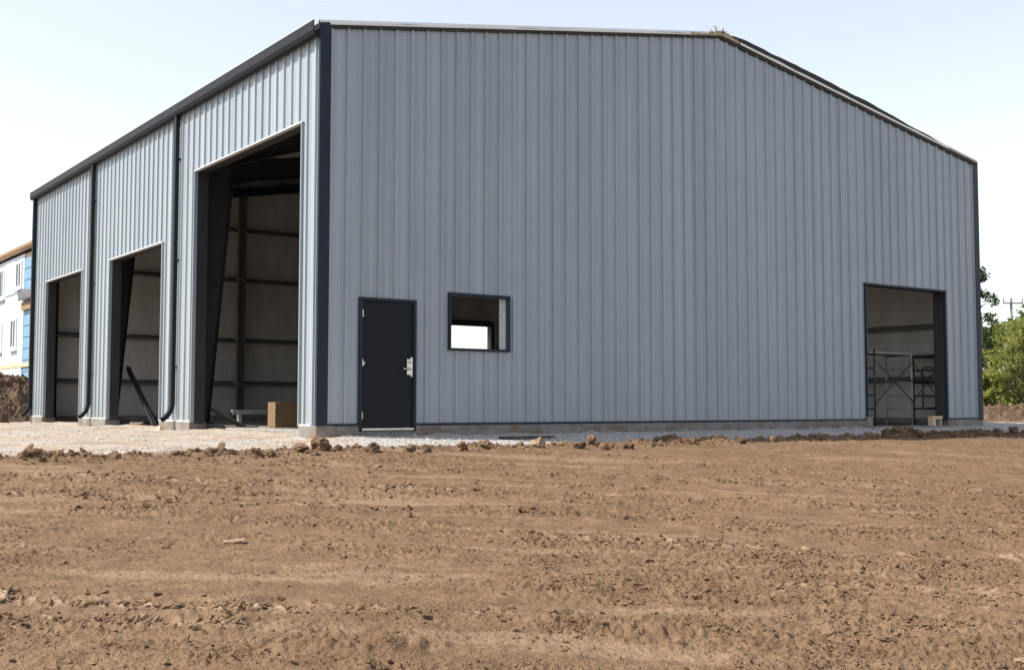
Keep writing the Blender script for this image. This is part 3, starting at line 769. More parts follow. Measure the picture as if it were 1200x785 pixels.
mb = MB(); mb.prism([(W/2-0.22, RIDGE+0.065), (W/2, RIDGE+0.11), (W/2+0.22, RIDGE+0.065), (W/2+0.22, RIDGE+0.075), (W/2, RIDGE+0.12), (W/2-0.22, RIDGE+0.075)], 0.15, L+0.03); mb.build('ridge_cap', M['roof_sheet'], roof)

# unfinished rake along the front gable: angle painted dark as the shadow line, rolled facing, loose closure strip
def strip(name, x0, x1, lo, hi, yf, yb, mat, n=90):
    mb = MB(); mb.keep = False
    xs = [x0+(x1-x0)*i/n for i in range(n+1)]
    for a, b in zip(xs[:-1], xs[1:]):
        la, ha, lb, hb = zr(a)+lo(a), zr(a)+hi(a), zr(b)+lo(b), zr(b)+hi(b)
        mb.quad((a, yf, la), (b, yf, lb), (b, yf, hb), (a, yf, ha))
        mb.quad((a, yf, ha), (b, yf, hb), (b, yb, hb), (a, yb, ha))
        mb.quad((a, yf, la), (a, yb, la), (b, yb, lb), (b, yf, lb))
    return mb.build(name, mat, roof)
def wob(x, s, a): return float(a*fbm(np.array([x]), np.array([0.5+s]), 0.7, 3, 300+s)[0])
strip('rake_shade_angle', 0.12, W/2, lambda x: -0.045, lambda x: 0.006, -0.050, 0.0, M['dark_felt'], 40)
strip('rake_shade_angle', W/2+0.002, W-0.02, lambda x: -0.075+0.02*wob(x, 1, 1), lambda x: 0.004, -0.050, 0.0, M['dark_felt'], 60)  # dark strip stands in for the shadow line under the rolled facing
strip('rolled_facing', 0.12, W/2-0.3, lambda x: 0.007, lambda x: 0.042+wob(x, 2, 0.02), -0.062, 0.0, M['white_vinyl'])
strip('rolled_facing', W/2+0.55, W-1.2, lambda x: 0.005, lambda x: 0.055+wob(x, 3, 0.02), -0.058, 0.0, M['white_vinyl'])
strip('loose_closure', W/2+0.15, W-1.15, lambda x: 0.056+wob(x, 3, 0.02), lambda x: 0.06+0.11*min(1, (W-1.15-x)/3.0)*min(1, (x-W/2)/0.8)+wob(x, 4, 0.03), -0.052, -0.01, M['dark_felt'])
strip('torn_insulation', W-1.2, W+0.03, lambda x: 0.005, lambda x: 0.045+wob(x, 5, 0.03), -0.06, 0.0, M['old_insulation'], 40)
strip('torn_insulation', W/2-0.9, W/2+0.5, lambda x: 0.0, lambda x: 0.07+0.05*math.exp(-((x-W/2-0.05)/0.3)**2)+wob(x, 6, 0.06), -0.065, 0.0, M['old_insulation'], 50)
for i in range(16):
    bx = W/2 + random.gauss(0.05, 0.25); a = random.uniform(0.3, 2.8); ln = random.uniform(0.05, 0.14)
    p0 = Vector((bx, -0.05-random.random()*0.03, zr(bx)+0.09+random.uniform(-0.05, 0.03)))
    p1 = p0 + Vector((math.cos(a)*ln*0.7, random.uniform(-0.06, 0.06), math.sin(a)*ln*0.45)); p2 = p1 + Vector((math.cos(a+random.uniform(-1, 1))*ln*0.5, random.uniform(-0.04, 0.04), math.sin(a-0.8)*ln*0.3))
    MB().tube([p0, p1, p2], [0.012, 0.009, 0.004], 5).build('torn_wisp', M['old_insulation'] if i % 3 else M['dark_felt'], roof)

# gutter along the side wall eave, downspouts
mb = MB()
gz0, gz1 = EAVE-0.17, EAVE+0.045
mb.prism([(-0.05, gz0), (-0.155, gz0), (-0.185, gz0+0.06), (-0.185, gz1), (-0.165, gz1), (-0.165, gz0+0.065), (-0.145, gz0+0.015), (-0.065, gz0+0.015), (-0.065, gz1-0.03), (-0.05, gz1-0.03)], -0.06, L+0.16)
gut = mb.build('gutter', M['gutter_paint'], bld)
MB().box(-0.189, -0.163, -0.058, L+0.158, gz1+0.001, gz1+0.014).build('gutter_lit_lip', M['sunlit_trim'], gut)  # pale lip paints the sunlit top edge of the dark gutter
for i in range(12):
    yy = 0.5+i*1.6
    MB().box(-0.164, -0.052, yy-0.012, yy+0.012, gz1-0.02, gz1-0.008).build('gutter_hanger', M['charcoal_trim'], gut)
for (yy, side) in ((6.50, 0), (12.55, 0), (18.50, 0)):
    mb = MB(); cx = -0.095
    w2, d2 = 0.058, 0.042
    path = [(cx, gz0+0.01), (cx, 0.34), (cx-0.02, 0.24), (cx-0.07, 0.14), (cx-0.16, 0.05), (cx-0.21, 0.02)]
    n0 = None
    pts = [Vector((p[0], yy, p[1])) for p in path]
    for i in range(len(pts)):
        d = (pts[min(i+1, len(pts)-1)]-pts[max(i-1, 0)]).normalized(); nx = Vector((d.z, 0, -d.x))
        base = len(mb.v)
        for sy, sn in ((-1, -1), (1, -1), (1, 1), (-1, 1)): mb.v.append(tuple(pts[i] + Vector((0, sy*w2, 0)) + nx*(sn*d2)))
        if n0 is not None:
            for k in range(4): mb.f.append((n0+k, n0+(k+1) % 4, base+(k+1) % 4, base+k))
        n0 = base
    ds = mb.build('downspout', M['gutter_paint'], bld)
    for zz in (1.1, 3.3, 5.4):
        MB().box(cx-0.048, -0.02, yy-0.066, yy+0.066, zz-0.015, zz+0.015).build('strap', M['charcoal_trim'], ds)

# ---- steel frame inside
def isect(mb, outer, inner, y, fw_=0.2, ft=0.016, wt=0.012):
    """tapered I section between an outer and an inner polyline in the x-z plane"""
    for (o0, o1, i0, i1) in zip(outer[:-1], outer[1:], inner[:-1], inner[1:]):
        for yy in (y-wt/2, y+wt/2): mb.quad((o0[0], yy, o0[1]), (o1[0], yy, o1[1]), (i1[0], yy, i1[1]), (i0[0], yy, i0[1]))
    for line in (outer, inner):
        for a, b in zip(line[:-1], line[1:]):
            mb.bar((a[0], y, a[1]), (b[0], y, b[1]), fw_, ft, (0, 1, 0)) if False else None
            d = Vector((b[0]-a[0], 0, b[1]-a[1])).normalized(); nn = Vector((-d.z, 0, d.x))*ft/2
            A = Vector((a[0], y, a[1])); B = Vector((b[0], y, b[1])); hv = Vector((0, fw_/2, 0))
            n = len(mb.v)
            mb.v += [tuple(p) for p in (A-hv-nn, A+hv-nn, A+hv+nn, A-hv+nn, B-hv-nn, B+hv-nn, B+hv+nn, B-hv+nn)]
            mb.f += [tuple(n+i for i in q) for q in ((0,3,2,1),(4,5,6,7),(0,1,5,4),(1,2,6,5),(2,3,7,6),(3,0,4,7))]
    return mb
def frame(y):
    for s in (0, 1):
        fx = (lambda x: x) if s == 0 else (lambda x: W-x)
        cm = isect(MB(), [(fx(0.26), -0.04), (fx(0.26), 6.12)], [(fx(0.55), -0.04), (fx(1.02), 5.35)], y)
        cm.box(min(fx(0.22), fx(0.62)), max(fx(0.22), fx(0.62)), y-0.13, y+0.13, -0.048, -0.02)
        cm.build('column', M['primer_steel'], bld)
        isect(MB(), [(fx(0.26), 6.13), (fx(4.0), zr(4.0)-0.24), (W/2, RIDGE-0.24)], [(fx(1.02), 5.36), (fx(4.0), 6.34), (W/2, 7.2)], y).build('rafter', M['primer_steel'], bld)
for y in (6.2, 12.4):
    frame(y)
    for px_ in (0.14, W-0.80): MB().box(max(px_, 0.302), min(px_+0.66, W-0.302), y-0.30, y+0.30, -0.35, -0.05, 0.01).build('column_pad', M['concrete'], bld)
for y in (0.42, L-0.32):
    for s in (0, 1):
        fx = (lambda x: x) if s == 0 else (lambda x: W-x)
        isect(MB(), [(fx(0.26), -0.04), (fx(0.26), 6.2)], [(fx(0.55), -0.04), (fx(0.55), 6.0)], y).build('column', M['primer_steel'], bld)
        isect(MB(), [(fx(0.26), zr(0.26)-0.24), (W/2, RIDGE-0.24)], [(fx(0.26), zr(0.26)-0.5), (W/2, RIDGE-0.5)], y).build('rafter', M['primer_steel'], bld)
for x in (6.2, 12.15):
    isect(MB(), [(x-0.11, -0.04), (x-0.11, zr(x)-0.5)], [(x+0.11, -0.04), (x+0.11, zr(x)-0.5)], L-0.32, 0.16).build('end_column', M['girt_steel'], bld)
def zgirt(name, a, b, inward, depth=0.2, t=0.006, h=0.075):
    """Z section girt from a to b, web horizontal, standing 'inward' from the facing"""
    A, B, I = Vector(a), Vector(b), Vector(inward).normalized()
    mb = MB(); up_ = Vector((0, 0, 1))
    for (o, z0, z1) in ((0.0, 0.0, h), (depth, -h, 0.0)):
        mb.quad(A+I*o+up_*z0, B+I*o+up_*z0, B+I*o+up_*z1, A+I*o+up_*z1)
    mb.quad(A, B, B+I*depth, A+I*depth); mb.quad(A+up_*t, B+up_*t, B+I*depth+up_*t, A+I*depth+up_*t)
    mb.bar(A+I*depth-up_*h, B+I*depth-up_*h, 0.02, 0.012)
    return mb.build(name, M['girt_steel'], bld)
GZ = (1.02, 2.39, 4.33, 5.95)
for z in GZ:
    for a, b in ((0.3, 6.08), (6.32, 12.03)):
        zgirt('girt', (a, L-0.035, z), (b, L-0.035, z), (0, -1, 0))
    if z > 3.3: zgirt('girt', (12.27, L-0.035, z), (W-0.3, L-0.035, z), (0, -1, 0))
    else: zgirt('girt', (16.1, L-0.035, z), (W-0.3, L-0.035, z), (0, -1, 0))
    for a, b in ((0.3, 6.1), (6.3, 12.3), (12.5, L-0.3)):
        zgirt('girt', (W-0.035, a, z), (W-0.035, b, z), (-1, 0, 0))
    if z > 5.2:
        for a, b in ((0.3, 6.1), (6.3, 12.3), (12.5, L-0.3)): zgirt('girt', (0.035, a, z), (0.035, b, z), (1, 0, 0))
for x in (1.5, 3.0, 4.5, 6.0, 7.5, 8.8):
    for s in (0, 1):
        xx = x if s == 0 else W-x
        mb = MB(); z1 = zr(xx)-0.01; mb.box(xx-0.006, xx+0.006, 0.2, L-0.2, z1-0.21, z1-0.005); mb.box(xx-0.006, xx+0.07, 0.2, L-0.2, z1-0.215, z1-0.205)
        mb.build('purlin', M['girt_steel'], bld)
# loose facing edge hanging behind the back opening
mb = MB()
for i in range(8):
    a0, a1 = i/8*1.4, (i+1)/8*1.4
    mb.quad((16.0+0.13*math.sin(a0*1.1), L-0.30, 0.9+a0*1.6), (16.0+0.13*math.sin(a1*1.1), L-0.30, 0.9+a1*1.6), (16.16, L-0.28, 0.9+a1*1.6), (16.16, L-0.28, 0.9+a0*1.6))
mb.build('loose_facing', M['white_vinyl'], bld)

# ------------------------------------------------------------------ things inside the building
crate = tag(empty('plywood_crate', (2.72, 7.3, -0.17)), 'tan plywood crate on the floor inside the tallest side doorway', 'crate')
MB().box(-0.28, 0.28, -0.2, 0.2, 0.0, 0.56, 0.004).build('crate_body', M['plywood'], crate)
for zz in (0.03, 0.47):
    MB().box(-0.285, 0.285, -0.215, -0.2005, zz, zz+0.07, 0.002).build('batten', M['plywood'], crate)
def board(a, b, w, t, mat, name, label, cat, group=None):
    o = MB().bar(a, b, w, t).build(name, mat); return tag(o, label, cat, group)
board((0.75, 6.6, 0.26), (1.55, 6.75, -0.14), 0.25, 0.04, M['grey_timber'], 'timber_board', 'grey weathered board sloping off the column foot in the tallest side doorway', 'board')
board((1.0, 7.1, -0.148), (2.2, 7.6, -0.148), 0.2, 0.04, M['grey_timber'], 'timber_board', 'dark board lying flat on the floor beside the plywood crate', 'board')
board((0.6, 5.1, -0.14), (1.25, 2.0, -0.14), 0.22, 0.05, M['grey_timber'], 'timber_board', 'long grey plank lying just inside the tallest side doorway', 'board')
mb = MB(); mb.box(2.6, 4.6, 9.95, 10.05, 0.17, 0.21); mb.box(2.6, 4.6, 9.95, 9.965, 0.10, 0.169); ch = mb.build('steel_channel', M['galvanised']); tag(ch, 'bright galvanised steel channel on blocks deep inside the building', 'steel channel')
for xx in (2.8, 4.4):
    tag(MB().box(xx-0.04, xx+0.04, 9.94, 10.06, -0.17, 0.099, 0.005).build('timber_block', M['grey_timber']), 'grey timber block under the galvanised steel channel', 'block', 'blocks under the steel channel')
for i, (dx, dy) in enumerate(((0.0, 0.0), (0.10, 0.16), (0.17, 0.34))):
    mb = MB(); a = Vector((0.80+dx, 10.35+dy, -0.16)); b = Vector((0.66+dx*0.6, 12.0+dy*0.7, 1.26-0.05*i))
    mb.bar(a, b, 0.09, 0.012, (1, 0, 0)); mb.bar(a+Vector((0.05, 0, 0)), b+Vector((0.05, 0, 0)), 0.012, 0.085, (1, 0, 0))
    tag(mb.build('steel_angle', M['dark_steel']), 'dark steel angle leaning in the middle side doorway', 'steel angle', 'steel angles leaning in the middle side doorway')
# heap of dark offcuts behind the leaning angles
gx = np.linspace(-0.9, 0.9, 40); X, Y = np.meshgrid(gx, gx)
Z = 0.42*np.exp(-(X**2+Y**2)/0.28)*(1+0.8*fbm(X, Y, 0.35, 4, 401)) - 0.20
h = mesh_np('sweepings_heap', np.stack([X.ravel()+1.75, Y.ravel()+11.6, Z.ravel()], 1), grid_faces(40, 40), M['heap_dirt'], None, False)
tag(h, 'low heap of dark sweepings behind the leaning steel angles', 'soil pile')

sc = tag(empty('scaffold', (15.9, 0.9, -0.05)), 'light tube scaffold bay with crossed braces inside the right gable doorway', 'scaffold')
def tubes(name, segs, r=0.021, mat='scaffold_steel'):
    mb = MB()
    for a, b in segs: mb.tube([a, b], r, 8)
    return mb.build(name, M[mat], sc, True)
SX = (-0.62, 0.85, 2.0)
for i, xx in enumerate(SX):
    segs = []
    for yy in (0.0, 0.75): segs.append(((xx, yy, -0.12), (xx, yy, 1.75 if i != 1 else 1.86)))
    for k in range(5): segs.append(((xx, 0.0, 0.3+0.33*k), (xx, 0.75, 0.3+0.33*k)))
    tubes('end_frame', segs, 0.021, 'dark_steel' if i != 1 else 'galvanised')
for (a, b) in ((0, 1), (1, 2)):
    for yy in (0.0,):
        tubes('brace', [((SX[a], yy-0.03, 0.45), (SX[b], yy-0.03, 1.45))], 0.013, 'dark_steel'); tubes('brace', [((SX[a], yy-0.055, 1.45), (SX[b], yy-0.055, 0.45))], 0.013, 'dark_steel')
for k in range(3):
    MB().box(SX[0]-0.15, 2.05, 0.02+0.25*k, 0.25+0.25*k, 1.645, 1.69, 0.003).build('platform_plank', M['grey_timber'], sc)
tubes('guard_tube', [((SX[0], -0.045, 0.98), (SX[2], -0.045, 0.98))], 0.018, 'dark_steel')
tubes('guard_tube', [((1.45, 0.10, 0.3), (1.45, 0.10, 1.35)), ((1.45, 0.1, 1.34), (2.0, 0.1, 1.36)), ((1.45, 0.1, 0.62), (2.0, 0.1, 0.62)), ((0.95, 0.1, 0.28), (2.0, 0.1, 0.33))], 0.016, 'dark_steel')
bk = tag(empty('timber_cribbing', (16.55, 0.12, -0.15)), 'short pale timber blocks stacked at the jamb of the right gable doorway', 'timber blocks')
bk.scale = (1, 1, 1.5)
MB().box(-0.22, -0.10, -0.09, 0.05, 0.0, 0.15, 0.004).build('upright_block', M['pale_timber'], bk)
MB().box(-0.09, 0.22, -0.07, 0.05, 0.10, 0.15, 0.004).build('flat_block', M['pale_timber'], bk)
MB().box(0.12, 0.2, -0.06, 0.05, 0.0, 0.098, 0.004).build('upright_block', M['grey_timber'], bk)
tag(MB().box(13.72, 13.92, -0.06, 0.16, -0.22, 0.07, 0.008).build('concrete_block', M['concrete']), 'grey concrete block at the left jamb of the right gable doorway', 'block')
tag(MB().box(-0.10, 0.02, 7.2, 7.42, -0.24, -0.12, 0.006).build('timber_offcut', M['pale_timber']), 'orange timber offcut beside the downspout foot by the middle doorway', 'timber offcut')

# ------------------------------------------------------------------ beyond the building
def AT(px, s):
    """ground point s metres ahead of the camera on the bearing of photo column px"""
    l = (px-600)/F_PX*s
    return CAM.x + s*math.cos(YAW) + l*math.sin(YAW), CAM.y + s*math.sin(YAW) - l*math.cos(YAW)

def soil_heap(name, cx, cy, rx, ry, rot, H, seed, label, res=90, mat='heap_dirt'):
    res = 210
    g = np.linspace(-1.25, 1.25, res); U, V = np.meshgrid(g, g)
    ca, sa = math.cos(rot), math.sin(rot)
    x = cx + U*rx*ca - V*ry*sa; y = cy + U*rx*sa + V*ry*ca
    r = np.sqrt(U*U+V*V) + 0.22*fbm(U, V, 0.8, 3, seed)
    h = H*np.clip(1-r**1.7, 0, 1)
    m_ = sstep(1.08, 0.7, r)
    lump = np.abs(fbm(x, y, 0.6, 4, seed+3, 0.55))*0.5 + np.abs(fbm(x, y, 0.17, 3, seed+9))*0.20
    z = zbase(x, y) - 0.06 + h + m_*lump*min(1, 0.35+H*0.6) + 0.05*fbm(x, y, 0.5, 3, seed+5)
    z = z - 0.3*sstep(1.05, 1.22, np.maximum(np.abs(U), np.abs(V)))
    o = mesh_np(name, np.stack([x.ravel(), y.ravel(), z.ravel()], 1), grid_faces(res, res), M[mat])
    return tag(o, label, 'soil pile')
hx, hy = AT(-8, 38)
soil_heap('soil_heap', hx, hy, 5.2, 3.3, R(15), 1.42, 500, 'high heap of dark clumpy topsoil beside the unfinished house', 120)
hx, hy = AT(1210, 44)
soil_heap('soil_heap', hx, hy, 5.5, 2.0, R(-35), 0.50, 540, 'long low ridge of brown soil before the trees', 110)

# unfinished house: wall facing the camera lies in the plane x = 3
hs = tag(empty('unfinished_house', (3.0, 33.0, -0.2)), 'unfinished two storey house in white wrap and blue foam board behind the soil heap', 'house')
HO = Vector((3.0, 33.0, -0.2))
def hb(name, x0, x1, y0, y1, z0, z1, mat, parent=hs, bev=0.0):
    o = MB().box(x0-HO.x, x1-HO.x, y0-HO.y, y1-HO.y, z0-HO.z, z1-HO.z, bev).build(name, M[mat], parent); return o
hb('wall', 3.0, 12.0, 33.45, 47.0, -0.3, 6.55, 'house_wrap')
hb('corner_wall', 3.06, 12.0, 31.4, 33.448, -0.3, 6.55, 'pale_timber')
hwin = []
def hwindow(y0, y1, z0, z1):
    f = MB()
    x = 2.93-HO.x; t = 0.10
    Y0, Y1, Z0, Z1 = y0-HO.y, y1-HO.y, z0-HO.z, z1-HO.z
    f.box(x, x+0.08, Y0, Y0+t, Z0, Z1); f.box(x, x+0.08, Y1-t, Y1, Z0, Z1); f.box(x, x+0.079, Y0+t, Y1-t, Z0, Z0+t); f.box(x, x+0.079, Y0+t, Y1-t, Z1-t, Z1)
    f.box(x+0.005, x+0.078, (Y0+Y1)/2-0.03, (Y0+Y1)/2+0.03, Z0+t, Z1-t)
    w = f.build('window', M['vinyl_frame'], hs)
    MB().box(x+0.035, x+0.06, Y0+t, Y1-t, Z0+t, Z1-t).build('pane', M['window_glass'], w)
    MB().box(x-0.06, x+0.075, Y0-0.06, Y1+0.06, Z0-0.09, Z0-0.002).build('sill', M['vinyl_frame'], w)
hwindow(36.9, 38.7, 4.95, 6.25); hwindow(33.75, 34.75, 5.15, 6.3); hwindow(37.2, 38.9, 2.65, 3.9); hwindow(34.45, 35.5, 2.65, 3.95)
hwindow(41.0, 42.6, 4.95, 6.25); hwindow(41.0, 42.6, 2.65, 3.9)
for k in range(7):
    hb('siding_board', 2.955, 2.998, 34.9, 36.75, 5.0+k*0.2, 5.185+k*0.2, 'house_wrap')
hb('belt_board', 2.94, 2.998, 31.9, 47.0, 1.86, 2.02, 'pale_timber')
for k in range(12):
    yy = 33.5+k*1.1
    hb('foam_sheet', 2.965, 2.998, yy, yy+1.08, 0.2, 1.855, 'house_wrap')
for k in range(14):
    z0_ = -0.2+k*0.47
    hb('foam_sheet', 3.015, 3.058, 31.42, 33.43, z0_, z0_+0.43, 'foam_board')
hb('timber_header', 2.9, 3.014, 31.5, 33.44, 4.18, 4.50, 'fascia_timber')
# small shed roof over the entry corner
mb = MB(); mb.prism([(31.2-HO.y, 4.72-HO.z), (34.5-HO.y, 5.16-HO.z), (34.5-HO.y, 5.24-HO.z), (31.2-HO.y, 4.80-HO.z)], 2.2-HO.x, 3.24-HO.x, 'x') if False else None
mb.v += [tuple(Vector(p)-HO) for p in ((2.75, 31.2, 4.62), (2.75, 33.3, 4.62), (2.95, 34.3, 5.12), (3.25, 31.2, 5.10), (2.75, 31.2, 4.54), (2.75, 33.3, 4.54), (2.95, 34.3, 5.04), (3.25, 31.2, 4.54))]
mb.f += [(0, 1, 2, 3), (4, 7, 6, 5), (0, 4, 5, 1), (1, 5, 6, 2), (3, 7, 4, 0), (2, 6, 7, 3)]
mb.build('entry_roof', M['shingle'], hs)
rf = MB(); rf.v += [tuple(Vector(p)-HO) for p in ((2.78, 31.0, 6.84), (2.78, 47.4, 6.84), (12.3, 47.4, 6.2), (12.3, 31.0, 6.2), (2.78, 31.0, 6.74), (2.78, 47.4, 6.74), (12.3, 47.4, 6.06), (12.3, 31.0, 6.06))]
rf.f += [(0, 1, 2, 3), (4, 7, 6, 5), (0, 4, 5, 1), (1, 5, 6, 2), (2, 6, 7, 3), (3, 7, 4, 0)]
ro = rf.build('roof', M['shingle'], hs)
hb('fascia', 2.74, 2.778, 31.0, 47.4, 6.70, 6.82, 'fascia_timber', ro)
hb('soffit', 2.78, 2.998, 31.0, 47.4, 6.66, 6.70, 'pale_timber', ro)

# utility pole
px_, py_ = AT(1187, 72)
pole = tag(empty('utility_pole', (px_, py_, -0.2)), 'wooden utility pole with crossarm and three insulators above the trees', 'utility pole')
MB().tube([(0, 0, 0), (0, 0, 7.25)], [0.12, 0.075], 10).build('post', M['pole_wood'], pole, True)
dx, dy = math.sin(YAW), -math.cos(YAW)
arm = MB().bar((-0.62*dx, -0.62*dy-0.12, 6.92), (0.62*dx, 0.62*dy-0.12, 6.92), 0.08, 0.09).build('crossarm', M['pole_wood'], pole)
for q in (-0.58, -0.12, 0.58):
    MB().tube([(q*dx, q*dy-0.12, 6.97), (q*dx, q*dy-0.12, 7.15), (q*dx-0.06*(q < 0)*dx, q*dy-0.12, 7.42)], [0.03, 0.055, 0.035], 8).build('insulator', M['porcelain'], arm, True)

# ---- trees and shrubs
def leaf_cloud(centres, radii, n, size, seed, droop=0.2):
    r_ = np.random.default_rng(seed)
    c = np.asarray(centres); rd = np.asarray(radii)
    wgt = rd**2; wgt = wgt/wgt.sum()
    idx = r_.choice(len(c), n, p=wgt)
    d = r_.standard_normal((n, 3)); d /= np.linalg.norm(d, axis=1)[:, None]
    rr = r_.random(n)**0.45
    p = c[idx] + d*(rr*rd[idx])[:, None]*np.array([1, 1, 0.85])
    nrm = d*0.6 + r_.standard_normal((n, 3))*0.7 + np.array([0, 0, 0.4]); nrm /= np.linalg.norm(nrm, axis=1)[:, None]
    a = np.cross(nrm, r_.standard_normal((n, 3))); a /= np.linalg.norm(a, axis=1)[:, None]
    b = np.cross(nrm, a)
    sz = size*r_.uniform(0.6, 1.3, n)[:, None]
    tip = p + a*sz; base = p - a*sz*0.9; l_ = p + b*sz*0.5 + nrm*sz*0.15; q_ = p - b*sz*0.5 + nrm*sz*0.15
    V = np.stack([base, l_, tip, q_], 1).reshape(-1, 3)
    return V, np.arange(n*4).reshape(n, 4)
def tree(px, s, H, rad, mat, label, seed, nl=6000, size=0.09, stems=1, sparse=1.0, name='leafy_tree', low=0.15, group=None):
    rr = random.Random(seed)
    x, y = AT(px, s)
    t = tag(empty(name, (x, y, -0.25)), label, 'tree' if name.endswith('tree') else 'shrub', group)
    mb = MB(); cen = []; rad_ = []
    for st in range(stems):
        a0 = rr.uniform(0, 6.28); lean = rad*0.45*(0 if stems == 1 else 1)
        pts = []; rds = []
        for i in range(7):
            f = i/6
            pts.append(Vector((math.cos(a0)*lean*f + rr.gauss(0, 0.04)*H*0.25, math.sin(a0)*lean*f + rr.gauss(0, 0.04)*H*0.25, H*0.93*f)))
            rds.append((0.02+0.018*H*(1-f)**1.2)/(1 if stems == 1 else 1.8))
        pts[0].x = math.cos(a0)*0.1*(stems > 1); pts[0].y = math.sin(a0)*0.1*(stems > 1)
        mb.tube(pts, rds, 7)
        nb = int(26*(1 if stems == 1 else 0.5))
        for k in range(nb):
            f = low + (1-low)*(k+0.5)/nb
            i = min(5, int(f*6)); p0 = pts[i].lerp(pts[i+1], f*6-i)
            a = rr.uniform(0, 6.28); prof = math.sin(math.pi*min(1, 0.16+0.84*f))**0.7
            ln = rad*prof*rr.uniform(0.55, 1.05)
            p1 = p0 + Vector((math.cos(a)*ln*0.55, math.sin(a)*ln*0.55, ln*0.30)); p2 = p0 + Vector((math.cos(a)*ln, math.sin(a)*ln, ln*rr.uniform(0.25, 0.6)))
            mb.tube([p0, p1, p2], [0.012*H*0.35, 0.008*H*0.3, 0.006], 5, False)
            for j in range(4):
                g_ = rr.uniform(0.45, 1.08); q = p0.lerp(p2, g_) + Vector((rr.gauss(0, 0.13), rr.gauss(0, 0.13), rr.gauss(0.04, 0.12)))*rad*0.8
                cen.append(tuple(q)); rad_.append(rad*rr.uniform(0.07, 0.24)*sparse)
        cen.append(tuple(pts[-1])); rad_.append(rad*0.22*sparse)
    mb.build('trunk', M['bark'], t)
    V, Fq = leaf_cloud(cen, rad_, nl, size, seed)
    mesh_np('crown', V, Fq, M[mat], t)
    return t
tree(1150, 52, 7.2, 1.25, 'leaf_dark', 'tall sparse dark green tree standing close behind the building corner', 1, 5200, 0.075, 1, 1.0, low=0.1)
tree(1157, 57, 4.6, 2.0, 'leaf_dark', 'dense dark bushy tree under the utility pole', 2, 7000, 0.10, 2, low=0.05)
tree(1176, 60, 4.3, 1.8, 'leaf_olive', 'olive toned tree behind the yellow green shrub', 3, 6000, 0.10, 2, low=0.05)
tree(1190, 47.5, 4.1, 1.35, 'leaf_lime', 'yellow green leafy shrub with open branches beside the utility pole', 4, 7000, 0.065, 6, name='leafy_shrub', low=0.02)
tree(1226, 49, 4.5, 1.7, 'leaf_mid', 'full mid green shrub beyond the long soil ridge', 5, 8000, 0.08, 4, name='leafy_shrub', low=0.02)
tree(1160, 48, 1.9, 0.85, 'leaf_lime', 'low bright green shrub with broad leaves at the building corner', 6, 2200, 0.10, 3, name='leafy_shrub', low=0.02)
tree(1172, 50, 1.7, 1.3, 'leaf_mid', 'small green bush behind the middle of the soil ridge', 7, 3500, 0.07, 4, name='leafy_shrub', low=0.0)
tree(1245, 53, 5.2, 2.3, 'leaf_mid', 'tall mid green tree past the right end of the soil ridge', 8, 7000, 0.10, 2, low=0.05)
tree(1290, 56, 5.6, 2.6, 'leaf_dark', 'broad dark green tree standing apart beyond the soil ridge', 9, 7000, 0.11, 1, low=0.1)

# weeds at the foot of the shrubs
n = 9000
s_ = rng.uniform(45.5, 50, n); c_ = rng.uniform(1140, 1270, n); l_ = (c_-600)/F_PX*s_
x = CAM.x + s_*math.cos(YAW) + l_*math.sin(YAW); y = CAM.y + s_*math.sin(YAW) - l_*math.cos(YAW)
hgt = rng.uniform(0.15, 0.75, n)*(0.6+0.8*np.abs(fbm(x, y, 1.2, 3, 600)))
ang = rng.random(n)*6.28; w_ = 0.02+0.03*rng.random(n); lx = rng.normal(0, 0.15, n); ly = rng.normal(0, 0.15, n)
z0_ = zbase(x, y)-0.12
V = np.stack([np.stack([x-np.cos(ang)*w_, y-np.sin(ang)*w_, z0_], 1), np.stack([x+np.cos(ang)*w_, y+np.sin(ang)*w_, z0_], 1), np.stack([x+lx*hgt, y+ly*hgt, z0_+hgt], 1)], 1).reshape(-1, 3)
tag(mesh_np('weeds', V, np.arange(n*3).reshape(n, 3), M['grass']), 'rank green weeds at the foot of the shrubs', 'weeds', kind='stuff')

# pale planks on the sunlit ground past the corner
for (a, b, s_, w, lab) in ((1151, 1166, 34.0, 0.2, 'short pale plank lying past the building corner before the soil ridge'), (1168, 1216, 35.0, 0.25, 'long pale plank lying on the ground before the soil ridge')):
    xa, ya = AT(a, s_); xb, yb = AT(b, s_+0.6)
    za = float(zbase(np.array([xa]), np.array([ya]))[0])+0.02
    board((xa, ya, za), (xb, yb, za), w, 0.06, M['pale_timber'], 'timber_plank', lab, 'plank')

